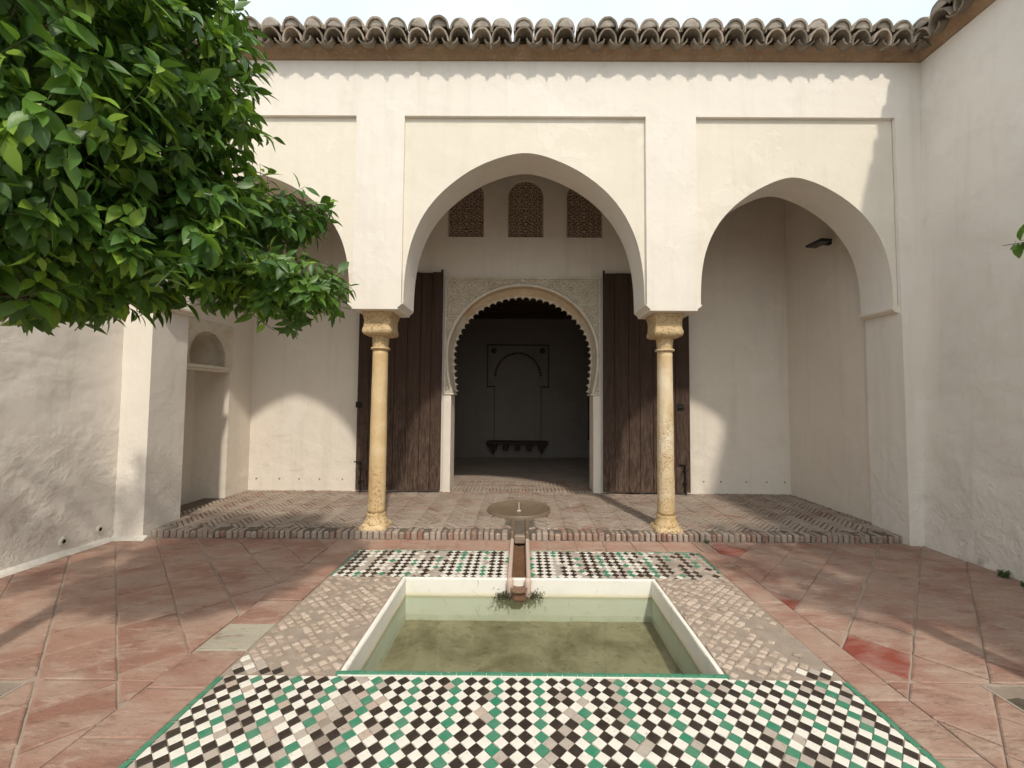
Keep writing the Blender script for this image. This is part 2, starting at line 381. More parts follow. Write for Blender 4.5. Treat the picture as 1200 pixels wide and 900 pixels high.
M['z_green'] = glaze('green_glaze', (0.035, 0.215, 0.125), (0.36, 0.36, 0.28), 0.33, 0.64, 0.22)
M['z_worn'] = glaze('worn_glaze', (0.45, 0.39, 0.335), (0.36, 0.30, 0.25), 0.6, 0.58, 0.5)
M['z_pink'] = glaze('bare_clay', (0.48, 0.375, 0.31), (0.38, 0.31, 0.255), 0.75, 0.58, 0.4)
M['z_bed'] = stone('mosaic_bed', (0.27, 0.22, 0.175), (0.37, 0.305, 0.245), (0.15, 0.12, 0.09), 10, 0, 0, 0.8, 0.95)
M['worn_a'] = stone('eroded_tile', (0.36, 0.285, 0.22), (0.46, 0.36, 0.29), (0.22, 0.17, 0.125), 20, 0, 0, 0.7, 0.95)
M['worn_b'] = stone('eroded_tile_pale', (0.56, 0.46, 0.38), (0.45, 0.36, 0.285), (0.26, 0.20, 0.15), 20, 0, 0, 0.7, 0.95)
M['door'] = wood('dark_oak', (0.038, 0.022, 0.015), (0.092, 0.052, 0.035), 'z', (0.19, 0.135, 0.105), (-0.3, 2.0))
M['ceiling_wood'] = wood('ceiling_timber', (0.055, 0.032, 0.020), (0.10, 0.06, 0.036), 'x')
M['iron'] = plain('black_iron', (0.022, 0.019, 0.017), 0.55, 0.6)
M['black'] = plain('black_enamel', (0.012, 0.012, 0.014), 0.4)
M['dark_wood'] = wood('bench_wood', (0.035, 0.02, 0.013), (0.07, 0.042, 0.028), 'x')
M['basin'] = stone('basin_stone', (0.17, 0.125, 0.085), (0.22, 0.165, 0.115), (0.10, 0.07, 0.045), 8, 0, 0, 0.3, 0.4)
M['pink_marble'] = stone('pink_marble', (0.60, 0.46, 0.39), (0.52, 0.40, 0.33), (0.34, 0.22, 0.16), 10, 0, 0, 0.3, 0.6)
M['rust'] = stone('rust_stained_stone', (0.20, 0.105, 0.055), (0.13, 0.07, 0.04), (0.10, 0.055, 0.03), 9, 0, 0, 0.4, 0.45)
M['grey_stone'] = stone('wet_grey_stone', (0.22, 0.165, 0.12), (0.30, 0.235, 0.18), (0.10, 0.075, 0.05), 9, 0, 0, 0.4, 0.45)
M['soil'] = stone('dark_soil', (0.055, 0.042, 0.03), (0.11, 0.085, 0.06), (0.03, 0.024, 0.018), 25, 0, 0, 1.0, 0.95)
M['moss'] = plain('dark_moss', (0.05, 0.05, 0.022), 0.95)
M['bark'] = stone('orange_bark', (0.12, 0.095, 0.07), (0.18, 0.15, 0.115), (0.05, 0.04, 0.03), 14, 0, 0, 0.9, 0.95)
M['twig'] = plain('green_twig', (0.06, 0.085, 0.03), 0.7)
M['orange'] = plain('orange_peel', (0.75, 0.25, 0.02), 0.45)
M['weed'] = plain('weed_green', (0.06, 0.11, 0.03), 0.6)
M['cap'] = plain('white_collar', (0.66, 0.62, 0.55), 0.8)
M['hole'] = plain('dark_hole', (0.02, 0.017, 0.014), 0.9)

def pool_mat():
    m, nt, bs = new_mat('pool_limewash'); co = wpos(nt); z = sep_z(nt, co)
    n = noise(nt, co, 9, 6, 0.65, 0.4); n2 = noise(nt, co, 3, 4, 0.6)
    zz = mth(nt, 'ADD', z, mth(nt, 'MULTIPLY', mth(nt, 'SUBTRACT', n, 0.5), 0.018))
    c = ramp(nt, rng(nt, zz, -0.34, 0.0), [(0.0, (0.62, 0.64, 0.54)), (0.50, (0.68, 0.72, 0.64)), (0.565, (0.58, 0.60, 0.50)), (0.585, (0.50, 0.45, 0.29)), (0.64, (0.74, 0.69, 0.52)), (0.70, (0.79, 0.765, 0.68)), (1.0, (0.80, 0.775, 0.70))])
    c = mix(nt, mth(nt, 'MULTIPLY', ramp(nt, n, [(0.60, grey(0)), (0.70, grey(1))]), 0.35), c, (0.33, 0.32, 0.25))
    dr = noise(nt, co, 13, 5, 0.7, 0.2, (1, 1, 0.35))
    c = mix(nt, mth(nt, 'MULTIPLY', ramp(nt, dr, [(0.64, grey(0)), (0.70, grey(1))]), 0.6), c, (0.20, 0.20, 0.17))
    c = mix(nt, mth(nt, 'MULTIPLY', ramp(nt, n2, [(0.5, grey(0)), (0.8, grey(1))]), 0.4), c, (0.55, 0.56, 0.46))
    nt.links.new(c, bs.inputs['Base Color']); bs.inputs['Roughness'].default_value = 0.8
    nt.links.new(bump(nt, n, 0.4, 0.008), bs.inputs['Normal']); return m
M['pool'] = pool_mat()
def poolfloor_mat():
    m, nt, bs = new_mat('algae_floor'); co = wpos(nt)
    n = noise(nt, co, 3.0, 8, 0.68, 0.25); n2 = noise(nt, co, 14, 6, 0.7, 0.4); n3 = noise(nt, co, 70, 3, 0.6)
    c = mix(nt, ramp(nt, n, [(0.38, grey(0)), (0.6, grey(1))]), (0.17, 0.145, 0.085), (0.30, 0.265, 0.175))
    c = mix(nt, mth(nt, 'MULTIPLY', ramp(nt, n2, [(0.56, grey(0)), (0.66, grey(1))]), 0.5), c, (0.09, 0.075, 0.035))
    c = mix(nt, ramp(nt, n3, [(0.77, grey(0)), (0.79, grey(1))]), c, (0.5, 0.48, 0.4))
    nt.links.new(c, bs.inputs['Base Color']); bs.inputs['Roughness'].default_value = 0.9; return m
M['pool_floor'] = poolfloor_mat()
def water_mat():
    m = bpy.data.materials.new('still_water'); m.use_nodes = True; nt = m.node_tree; nt.nodes.remove(nt.nodes['Principled BSDF'])
    out = nt.nodes['Material Output']; co = wpos(nt)
    nrm = bump(nt, noise(nt, co, 5, 3, 0.5), 0.06, 0.02)
    fr = nd(nt, 'ShaderNodeFresnel'); fr.inputs['IOR'].default_value = 1.33; nt.links.new(nrm, fr.inputs['Normal'])
    tr = nd(nt, 'ShaderNodeBsdfTransparent'); tr.inputs['Color'].default_value = (0.93, 0.965, 0.91, 1)
    gl = nd(nt, 'ShaderNodeBsdfGlossy'); gl.inputs['Roughness'].default_value = 0.03; nt.links.new(nrm, gl.inputs['Normal'])
    mx = nd(nt, 'ShaderNodeMixShader'); nt.links.new(fr.outputs[0], mx.inputs[0]); nt.links.new(tr.outputs[0], mx.inputs[1]); nt.links.new(gl.outputs[0], mx.inputs[2])
    nt.links.new(mx.outputs[0], out.inputs['Surface']); return m
M['water'] = water_mat()
def leaf_mat(name, a, b, trans):
    m, nt, bs = new_mat(name); co = wpos(nt)
    n = noise(nt, co, 5.5, 3, 0.5); n2 = noise(nt, co, 160, 2, 0.5)
    c = mix(nt, ramp(nt, n, [(0.3, grey(0)), (0.7, grey(1))]), a, b)
    nt.links.new(c, bs.inputs['Base Color']); bs.inputs['Roughness'].default_value = 0.42; bs.inputs['Specular IOR Level'].default_value = 0.5
    nt.links.new(bump(nt, n2, 0.25, 0.002), bs.inputs['Normal'])
    tl = nd(nt, 'ShaderNodeBsdfTranslucent'); nt.links.new(mix(nt, 0.45, c, (0.17, 0.30, 0.02)), tl.inputs['Color'])
    mx = nd(nt, 'ShaderNodeMixShader'); mx.inputs[0].default_value = trans
    nt.links.new(bs.outputs[0], mx.inputs[1]); nt.links.new(tl.outputs[0], mx.inputs[2])
    nt.links.new(mx.outputs[0], nt.nodes['Material Output'].inputs['Surface']); return m
LEAF = [leaf_mat('leaf_deep', (0.044, 0.112, 0.020), (0.075, 0.165, 0.028), 0.26),
        leaf_mat('leaf_mid', (0.088, 0.205, 0.028), (0.14, 0.27, 0.038), 0.34),
        leaf_mat('leaf_new_and_lit', (0.22, 0.39, 0.045), (0.32, 0.48, 0.065), 0.42)]  # new growth, also the painted sunlit leaves high in the crown

# ------------------------------------------------------------------ key dimensions (metres)
YF, YPAN, YFB = 4.36, 4.40, 4.825          # facade front, recessed panel, facade back
ZE, ZP, ZI = 5.237, 4.6115, 2.53           # under cornice, panel top, arch foot
YB = 6.34                                  # gallery back wall
XGL, XGR = -4.20, 4.12                     # gallery side walls
ZG = 0.085                                  # gallery floor
YST = 4.436                                # step edge
PX0, PX1, PY0, PY1 = -0.958, 1.09, 2.31, 3.485   # pool
ZX0, ZX1, ZY0, ZYF0, ZYF1 = -1.615, 1.745, 1.45, 3.52, 4.125   # mosaic pavement
def wall_xl(y): return -4.285 - 0.055*(4.4-y)
def wall_xr(y, z): return 4.205 + 0.02*(4.36-y) + 0.155*z/ZE

# ------------------------------------------------------------------ ground and patio floor
g = MB(); g.quad((-80, -80, -0.75), (80, -80, -0.75), (80, 80, -0.75), (-80, 80, -0.75))
tag(g.build('ground', M['soil']), 'bare dark earth below and around the patio', 'ground', kind='structure')

PITS = [(-3.32, -2.59, 1.48, 2.217), (2.455, 3.2, 1.50, 2.262)]
xs = sorted([-5.2, -3.32, -2.59, PX0-0.03, -0.09, 0.06, PX1+0.03, 2.455, 3.2, 5.0]); ys = sorted([-3.5, 1.48, 1.50, 2.217, 2.262, PY0-0.03, PY1+0.03, 4.6])
fl = MB()
for i in range(len(xs)-1):
    for j in range(len(ys)-1):
        mx_, my_ = (xs[i]+xs[i+1])/2, (ys[j]+ys[j+1])/2
        if PX0 < mx_ < PX1 and PY0 < my_ < PY1: continue
        if any(a < mx_ < b and c < my_ < d for a, b, c, d in PITS): continue
        if -0.09 < mx_ < 0.06 and my_ > PY1: continue
        fl.quad((xs[i], ys[j], -0.0055), (xs[i+1], ys[j], -0.0055), (xs[i+1], ys[j+1], -0.0055), (xs[i], ys[j+1], -0.0055))
patio = tag(fl.build('patio_floor', M['grout']), 'terracotta tiled patio floor laid diagonally', 'floor', kind='structure')
for a, b, c, d in PITS:
    q = MB(); N = 8
    for i in range(N):
        for j in range(N):
            P = lambda u, w: (a+(b-a)*u/N, c+(d-c)*w/N, -0.07+0.03*nz(u*0.9+a, w*0.9))
            q.quad(P(i, j), P(i+1, j), P(i+1, j+1), P(i, j+1))
    e = MB()
    e.box(a-0.004, a+0.012, c, d, -0.2, -0.002); e.box(b-0.012, b+0.004, c, d, -0.2, -0.002)
    e.box(a+0.012, b-0.012, c-0.004, c+0.012, -0.2, -0.002); e.box(a+0.012, b-0.012, d-0.012, d+0.004, -0.2, -0.002)
    so = tag(q.build('planting_soil', M['soil']), 'dark soil in the square planting pit %s' % ('by the stained left wall' if a < 0 else 'on the side of the shaded wall'), 'soil', kind='structure')
    e.build('pit_edge', M['grout'], so)

# diagonal terracotta tiles
PIT = 0.431 / math.sqrt(2)
s2 = 1/math.sqrt(2)
def jag(poly, k=0.004):
    """subdivide the long edges of a tile and roughen them"""
    out = []
    for i in range(len(poly)):
        a, b = poly[i], poly[(i+1) % len(poly)]; L = math.hypot(b[0]-a[0], b[1]-a[1]); n = max(1, int(L/0.075))
        for q in range(n):
            t = q/n; x, y = a[0]+t*(b[0]-a[0]), a[1]+t*(b[1]-a[1])
            out.append((x+k*nz(x*23, y*23, 1.3), y+k*nz(x*23, y*23, 7.7)))
    return out
REDS = [(2.09, 4.14), (1.985, 3.1), (2.12, 2.5), (2.05, 1.93)]
def tile(poly, mat, ztop=None):
    zt = random.gauss(0.003, 0.0022) if ztop is None else ztop
    b = MB(); n = len(poly); cx = sum(p[0] for p in poly)/n; cy = sum(p[1] for p in poly)/n
    b.slab(jag(poly), -0.03, zt, 0.005, tilt=(random.gauss(0, 0.006), random.gauss(0, 0.006)))
    return b.build('floor_tile', mat, patio, origin=(cx, cy, 0), fix=False)
def inside(poly, p):
    s = 0
    for i in range(len(poly)):
        a, b = poly[i-1], poly[i]; cr = (b[0]-a[0])*(p[1]-a[1])-(b[1]-a[1])*(p[0]-a[0])
        if cr < 0: return False
    return True
def lay(zone, pu, pv, run):
    """zone: rectangles; pu: phase of x+y lines, pv: of y-x lines; run: which of the two runs through unbroken"""
    gp = 0.0085*math.sqrt(2); st = 0.431; tiles = []
    for i in range(-40, 60):
        c0 = (pu if run == 'u' else pv)+i*st+random.uniform(-0.006, 0.006)
        w = (pv if run == 'u' else pu)-20*st+random.uniform(-0.05, 0.05)
        if run == 'v' and abs(i) < 2: w = pu-20*st
        while w < 14:
            ln = st*random.uniform(0.95, 1.05) if not (run == 'v' and abs(i) < 2) else st
            a0, a1, b0, b1 = c0+gp/2, c0+st-gp/2, w+gp/2, w+ln-gp/2; w += ln
            q = ((a0, b0), (a1, b0), (a1, b1), (a0, b1)) if run == 'u' else ((b0, a0), (b1, a0), (b1, a1), (b0, a1))
            tiles.append([((u-v)/2, (u+v)/2) for u, v in q])
    for x0, x1, y0, y1 in zone:
        for pl in tiles:
            if max(p[0] for p in pl) < x0 or min(p[0] for p in pl) > x1 or max(p[1] for p in pl) < y0 or min(p[1] for p in pl) > y1: continue
            pl2 = clip(pl, x0, x1, y0, y1)
            if len(pl2) < 3 or area(pl2) < 0.0012: continue
            red = any(inside(pl2, r) for r in REDS)
            tile(pl2, M['terra_red'] if red else M['terra'])
YN = 1.0
a, b, c, d = PITS[0]
lay([(-4.75, -1.94, d+0.012, YST-0.012), (b+0.012, -1.94, YN, d+0.005), (-4.75, a-0.01, YN, d+0.005)], 0.96, 6.16, 'u')
a, b, c, d = PITS[1]
lay([(1.965, 4.5, d+0.012, YST-0.012), (1.965, a-0.012, YN, d+0.005), (b+0.01, 4.5, YN, d+0.005)], 4.41, 0.19, 'v')
def straight(x0, x1, joints, mats=None):
    for k in range(len(joints)-1):
        y1, y0 = joints[k]-0.005, joints[k+1]+0.005
        m = M['terra_grey'] if mats and k in mats else M['terra']
        tile([(x0, y0), (x1, y0), (x1, y1), (x0, y1)], m)
straight(-1.932, ZX0-0.010, [4.13, 3.78, 3.41, 3.10, 2.785, 2.49, 2.17, 1.86, 1.54, 1.25, 1.0], (4,))
straight(ZX1+0.010, 1.956, [4.13, 3.79, 3.46, 3.13, 2.80, 2.46, 2.13, 1.81, 1.5, 1.22, 1.0])
x = -1.93
while x < 1.9:
    w = random.uniform(0.29, 0.35); x1 = min(x+w, 1.955)
    for lo, hi in ((-9, -0.122), (0.092, 9)):
        u0, u1 = max(x, lo), min(x1-0.011, hi)
        if u1-u0 > 0.04: tile([(u0, ZYF1+0.012), (u1, ZYF1+0.012), (u1, YST-0.014), (u0, YST-0.014)], M['terra_edge'])
    x += w

# ------------------------------------------------------------------ mosaic pavement
ms = MB()
for x0, x1, y0, y1 in ((ZX0, ZX1, ZY0, PY0-0.03), (ZX0, -0.09, PY1+0.03, ZYF1), (0.06, ZX1, PY1+0.03, ZYF1), (ZX0, PX0-0.03, PY0-0.03, PY1+0.03), (PX1+0.03, ZX1, PY0-0.03, PY1+0.03)):
    ms.quad((x0, y0, -0.002), (x1, y0, -0.002), (x1, y1, -0.002), (x0, y1, -0.002))
mosaic = tag(ms.build('mosaic_pavement', M['z_bed']), 'glazed mosaic pavement around the pool', 'pavement', kind='structure')
D = 0.0715; GX = -0.118
rows = []
def zcol(i, j, half, x, y, worn):
    if half and x < -0.55 and y < 2.4: worn += 0.10
    if random.random() < (worn*1.25 if half else worn*0.3): return 3 if random.random() < 0.82 else 4
    if half: return 1
    q = (2, 0, 0)[i % 3]
    if q == 2 and y > 3.3 and random.random() < 0.45: return 3
    return q
def wear(x, y):
    w = 0.05 + 0.30*max(0, nz(x*2.3, y*2.3, 4.0)+0.12)
    if y > 3.3: w += 0.02 + (0.9*max(0, x-0.75) if x > 0 else 0) + (0.1 if x < -0.9 else 0)
    if abs(x+0.80) < 0.12+0.05*nz(y*9, 3): w += 0.28
    if abs(x-0.5) < 0.07+0.06*nz(y*9, 8): w += 0.20
    return min(w, 0.85)
pieces = []
for region in ((ZX0+0.026, ZX1-0.026, ZY0+0.02, PY0-0.036), (ZX0+0.020, -0.116, PY1+0.036, ZYF1-0.016), (0.086, ZX1-0.020, PY1+0.036, ZYF1-0.016)):
    x0, x1, y0, y1 = region
    for i in range(-28, 30):
        for j in range(-4, 60):
            for half in (0, 1):
                cx = GX + (i+half*0.5)*D; cy = 1.47 + (j+half*0.5)*D*0.985
                if cx < x0-D or cx > x1+D or cy < y0-D or cy > y1+D: continue
                h = D/2-0.0026
                jx, jy = random.gauss(0, 0.0008), random.gauss(0, 0.0008)
                pl = clip([(cx+jx+h, cy+jy), (cx+jx, cy+jy+h), (cx+jx-h, cy+jy), (cx+jx, cy+jy-h)], x0, x1, y0, y1)
                if len(pl) < 3 or area(pl) < 0.0002: continue
                w = wear(cx, cy)
                if random.random() < max(0, w-0.32)*0.7: continue
                pieces.append((cx+jx, cy+jy, pl, zcol(i, j, half, cx, cy, w), len(pl) == 4 and area(pl) > 0.0021))
def project(p):
    q = Vector(p)-CAM; zc = q.dot(_f); return CX+F_PX*q.dot(_r)/zc, CY-F_PX*q.dot(_u)/zc
whole = [p for p in pieces if p[4] and p[1] < 2.4]
whole = [p for p in whole if (lambda uv: 4 < uv[0] < 1196 and uv[1] < 897)(project((p[0], p[1], 0)))]
whole.sort(key=lambda p: p[1]); chosen = whole[:295]; chosen_ids = {id(p) for p in chosen}
ZM = [M['z_black'], M['z_white'], M['z_green'], M['z_worn'], M['z_pink']]
zmesh = {}
for mi in range(5):
    for v in range(4):
        b = MB(); h = D/2-0.0026; rs = random.Random(mi*7+v); jt = 0.0022 if mi > 2 else 0.0012
        pl = [(h+rs.uniform(-jt, jt), rs.uniform(-jt, jt)), (rs.uniform(-jt, jt), h+rs.uniform(-jt, jt)), (-h+rs.uniform(-jt, jt), rs.uniform(-jt, jt)), (rs.uniform(-jt, jt), -h+rs.uniform(-jt, jt))]
        b.slab(pl, -0.012, 0.0, 0.0022)
        zmesh[mi, v] = b.mesh('mosaic_tile', ZM[mi], fix=False)
for cx, cy, pl, mi, _ in chosen:
    z = random.gauss(0.0045, 0.0008) - (0.002 if mi > 2 else 0)
    m = Matrix.Translation((cx, cy, z)) @ Matrix.Rotation(random.gauss(0, 0.012), 4, 'X') @ Matrix.Rotation(random.gauss(0, 0.012), 4, 'Y') @ Matrix.Rotation(random.randrange(4)*math.pi/2+random.gauss(0, 0.02), 4, 'Z')
    link_mesh('mosaic_tile', zmesh[mi, random.randrange(4)], mosaic, world_m=m)
rest = MB()
for p in pieces:
    if id(p) in chosen_ids: continue
    z = random.gauss(0.0045, 0.0008) - (0.002 if p[3] > 2 else 0)
    rest.slab(p[2], -0.012, z, 0.0022, p[3], tilt=(random.gauss(0, 0.012), random.gauss(0, 0.012)))
tag(rest.build('mosaic_tiles', ZM, mosaic, fix=False), kind='stuff')
# worn side strips: tiles eroded to their clay
wt = MB()
for (x0, x1, y0, y1) in ((ZX0+0.01, PX0-0.04, PY0-0.02, PY1+0.03), (PX1+0.04, ZX1-0.01, PY0-0.02, PY1+0.03)):
    left = x0 < 0
    for i in range(-28, 30):
        for j in range(8, 34):
            for half in (0, 1):
                cx = GX + (i+half*0.5)*D; cy = 1.47 + (j+half*0.5)*D*0.985
                if not (x0 < cx < x1 and y0 < cy < y1): continue
                e = nz(cx*3.1, cy*3.1, 2.0)
                corner = (left and cx < -1.30 and cy < 2.46-0.5*(cx+1.6)) or (not left and cx > 1.56 and cy < 2.36)
                if not corner and random.random() < (0.20 if left else 0.12)+0.5*max(0, e) + (0.5 if cx > 1.52 and cy < 2.9 else 0): continue
                h = D/2-0.004-random.uniform(0, 0.006); r8 = []
                for k in range(8):
                    a_ = k*math.pi/4; rr = h*(1.0 if k % 2 == 0 else 0.74)*random.uniform(0.86, 1.06)
                    if corner: rr = (D/2-0.003)*(1.0 if k % 2 == 0 else 0.7071)
                    r8.append((cx+rr*math.cos(a_), cy+rr*math.sin(a_)))
                pl = clip(r8, x0, x1, y0, y1)
                if len(pl) < 3: continue
                mi = (3 if random.random() < 0.2 else (1 if half else 0)) if corner else (4 if random.random() < (0.62 if left else 0.45) else 5)
                wt.slab(pl, -0.012, (0.004 if corner else random.gauss(0.007, 0.004)), 0.003 if corner else 0.008, mi, tilt=(random.gauss(0, 0.05), random.gauss(0, 0.05)) if not corner else (0, 0))
tag(wt.build('eroded_mosaic_tiles', [M['z_black'], M['z_white'], M['z_green'], M['z_worn'], M['worn_a'], M['worn_b']], mosaic, fix=False), 'mosaic tiles worn down to bare clay', kind='stuff')
# green border strips
gb = MB()
def strip(x0, x1, y0, y1):
    L = y1-y0 if y1-y0 > x1-x0 else x1-x0; n = int(L/0.10); v = y1-y0 > x1-x0
    for k in range(n):
        if random.random() < 0.06: continue
        a0, a1 = k/n, (k+1)/n-0.012
        q = [(x0, y0+(y1-y0)*a0), (x1, y0+(y1-y0)*a0), (x1, y0+(y1-y0)*a1), (x0, y0+(y1-y0)*a1)] if v else [(x0+(x1-x0)*a0, y0), (x0+(x1-x0)*a1, y0), (x0+(x1-x0)*a1, y1), (x0+(x1-x0)*a0, y1)]
        gb.slab(q, -0.012, random.gauss(0.005, 0.001), 0.002)
strip(ZX0-0.004, ZX0+0.024, ZY0, PY0-0.04); strip(ZX1-0.024, ZX1+0.004, ZY0, PY0-0.04)
strip(ZX0+0.002, ZX0+0.018, PY1+0.04, ZYF1-0.002); strip(ZX1-0.018, ZX1-0.002, PY1+0.04, ZYF1-0.002)
strip(ZX0+0.02, -0.13, ZYF1-0.013, ZYF1-0.002); strip(0.10, ZX1-0.02, ZYF1-0.013, ZYF1-0.002)
for k in range(26):
    u0 = PX0-0.045+k*(PX1-PX0+0.09)/26; gb.slab([(u0, PY0-0.024), (u0+0.079, PY0-0.024), (u0+0.079, PY0-0.004), (u0, PY0-0.004)], -0.004, 0.0125+random.gauss(0, 0.0008), 0.003)
gb.build('green_border', M['z_green'], mosaic, fix=False)

# ------------------------------------------------------------------ pool
pool = thing('garden_pool', ((PX0+PX1)/2, (PY0+PY1)/2, -0.34), 'shallow sunken pool with white limewashed sides', 'pool')
pb = MB(); t = 0.03; zb = -0.345
N = 14
def wavy(x0, y0, x1, y1, nx, ny):
    """one inner wall with a slightly uneven face and a lip on top; n = inward normal"""
    for i in range(N):
        P = []
        for q in (i, i+1):
            u = q/N; x, y = x0+(x1-x0)*u, y0+(y1-y0)*u
            w = 0.006*nz(x*4, y*4, 2) if 0 < q < N else 0
            zt = 0.006+0.003*nz(x*5, y*5, 9)
            P.append([(x+nx*(0.004+w), y+ny*(0.004+w), zb), (x+nx*w, y+ny*w, -0.15), (x+nx*w, y+ny*w, zt-0.008), (x-nx*0.006, y-ny*0.006, zt), (x-nx*t, y-ny*t, zt-0.002), (x-nx*t, y-ny*t, zb)])
        for k in range(5): pb.quad(P[0][k], P[1][k], P[1][k+1], P[0][k+1])
wavy(PX0, PY0, PX0, PY1, 1, 0); wavy(PX1, PY0, PX1, PY1, -1, 0); wavy(PX0-t, PY1, PX1+t, PY1, 0, -1); wavy(PX0-t, PY0, PX1+t, PY0, 0, 1)
pb.build('side_wall', M['pool'], pool, smooth=True, angle=40)
pf = MB()
for i in range(20):
    for j in range(12):
        P = lambda u, w: (PX0-0.01+(PX1-PX0+0.02)*u/20, PY0-0.01+(PY1-PY0+0.02)*w/12, -0.335+0.006*nz(u*0.6, w*0.6))
        pf.quad(P(i, j), P(i+1, j), P(i+1, j+1), P(i, j+1))
pf.build('pool_bed', M['pool_floor'], pool, smooth=True)
wa = MB(); wa.quad((PX0-0.012, PY0-0.012, -0.142), (PX1+0.012, PY0-0.012, -0.142), (PX1+0.012, PY1+0.012, -0.142), (PX0-0.012, PY1+0.012, -0.142))
tag(wa.build('pool_water', M['water']), 'still clear water in the sunken pool', 'water', kind='structure')

# ------------------------------------------------------------------ gallery floor
gf = MB(); gf.box(XGL-0.3, XGR+0.3, YST+0.028, YB+0.3, -0.3, ZG-0.014)
gallery_floor = tag(gf.build('gallery_floor', M['joint']), 'herringbone brick floor of the arcade, one step up', 'floor', kind='structure')
x = -3.97; kerb = []
while x < 4.08:
    w = random.uniform(0.042, 0.062); kerb.append((x, w)); x += w+random.uniform(0.007, 0.016)
for x, w in kerb:
    if -0.125 < x+w/2 < 0.095: continue
    b = MB(); dy = random.gauss(0, 0.006); zt = ZG+random.gauss(-0.004, 0.004)
    b.rbox(x, x+w, YST+dy, YST+0.13+random.gauss(0, 0.01), -0.01, zt-abs(random.gauss(0, 0.006)), random.uniform(0.008, 0.016))
    b.build('brick', M['brick_b'] if random.random() < 0.3 else M['brick'], gallery_floor, origin=(x+w/2, YST+0.06, 0.05))
bw = 0.048; n_ = 5; hb = []
cells = {}
for X in range(-130, 131):
    for Y in range(-130, 131):
        tt = (X-Y) % (2*n_)
        if tt == 0: hb.append((X, Y, X+n_, Y+1))
        elif tt == 2*n_-1: hb.append((X, Y, X+1, Y+n_))
FC = (-0.03, 5.30); FR = 0.40
hbp = []
for a, b, c, d in hb:
    gpp = 0.0062
    q = [(a*bw+gpp, b*bw+gpp), (c*bw-gpp, b*bw+gpp), (c*bw-gpp, d*bw-gpp), (a*bw+gpp, d*bw-gpp)]
    q = [((x-y)*s2, (x+y)*s2+5.4) for x, y in q]
    pl = clip(q, XGL+0.0, XGR, YST+0.145, YB+0.02)
    if len(pl) < 3 or area(pl) < 0.001: continue
    mx_ = sum(p[0] for p in pl)/len(pl); my_ = sum(p[1] for p in pl)/len(pl)
    if math.hypot(mx_-FC[0], my_-FC[1]) < FR-0.07: continue
    if abs(mx_+0.015) < 0.12 and my_ < FC[1]: continue
    hbp.append((my_, pl, mx_))
hbp.sort(key=lambda q: q[0]); k_ = 0
near = [q for q in hbp if q[0] < 4.95 and area(q[1]) > 0.006][:165]; near_ids = {id(q) for q in near}
hr = MB()
for q in hbp:
    sink = -0.006*max(0, nz(q[2]*1.3, q[0]*1.3, 3)*2)
    z = ZG+random.gauss(0, 0.0022)+sink; tl = (random.gauss(0, 0.012), random.gauss(0, 0.012)); mt = random.random() < 0.05
    if id(q) in near_ids:
        b = MB(); b.slab(q[1], 0.055, z, 0.006, tilt=tl)
        b.build('brick', M['brick_b'] if mt else M['brick'], gallery_floor, origin=(q[2], q[0], ZG), fix=False)
    else: hr.slab(q[1], 0.055, z, 0.006, 1 if mt else 0, tilt=tl)
# brick bands at the threshold of the chamber
for r_ in range(3):
    x = -1.09
    while x < 1.05:
        w = random.uniform(0.045, 0.055); y0 = YB+0.03+r_*0.26
        hr.slab([(x, y0), (x+w, y0), (x+w, y0+0.245), (x, y0+0.245)], 0.055, ZG+0.012+random.gauss(0, 0.002), 0.006, 1 if random.random() < 0.2 else 0); x += w+0.008
tag(hr.build('herringbone_bricks', [M['brick'], M['brick_b']], gallery_floor, fix=False), kind='stuff')
cf = MB(); cf.box(-5.2, 5.2, YB+0.302, 10.4, -0.2, ZG)
tag(cf.build('chamber_floor', M['brick']), 'dim brick floor of the inner chamber', 'floor', kind='structure')

# ------------------------------------------------------------------ fountain basin and water channel
fo = thing('fountain_basin', (FC[0], FC[1], ZG), 'round flat stone fountain basin set in the brick floor', 'fountain')
b = MB(); b.lathe([(FR, -0.04), (FR+0.004, 0.020), (FR-0.004, 0.036), (FR-0.016, 0.038), (FR-0.03, 0.030), (FR-0.08, 0.014), (FR-0.16, 0.002), (FR-0.26, -0.004), (0.06, -0.006), (0.0005, -0.006)], (FC[0], FC[1], ZG), 56, cap0=False, cap1=False)
b.build('dish', M['basin'], fo, smooth=True, angle=50)
b = MB(); b.lathe([(0.026, -0.02), (0.026, 0.0), (0.005, 0.004), (0.0045, 0.10), (0.003, 0.105)], (FC[0], FC[1], ZG), 12); b.build('nozzle', M['cap'], fo, smooth=True, angle=40)

ch = thing('water_channel', (-0.015, 4.2, 0), 'narrow stone channel carrying water from fountain to pool', 'channel')
b = MB(); b.box(-0.075, 0.045, YST+0.10, FC[1]-FR+0.05, 0.03, 0.062); b.build('upper_bed', M['rust'], ch)
for x0, x1 in ((-0.115, -0.075), (0.045, 0.085)):
    b = MB(); b.rbox(x0, x1, YST-0.01, FC[1]-FR+0.035, 0.0, ZG+0.012, 0.012); b.build('upper_kerb', M['basin'], ch)
b = MB(); b.rbox(-0.074, 0.044, YST-0.03, YST+0.10, -0.03, 0.058, 0.012); b.build('lip_stone', M['grey_stone'], ch)
b = MB()
seg = 18; rr = []
for i in range(seg+1):
    u = i/seg; y = 3.36+(YST-0.03-3.36)*u; z = -0.035-0.02*(1-u)
    rr.append([(-0.015+0.066*math.cos(a_), y, z+0.03*(1-math.sin(a_))) for a_ in [math.pi*k/8 for k in range(9)]])
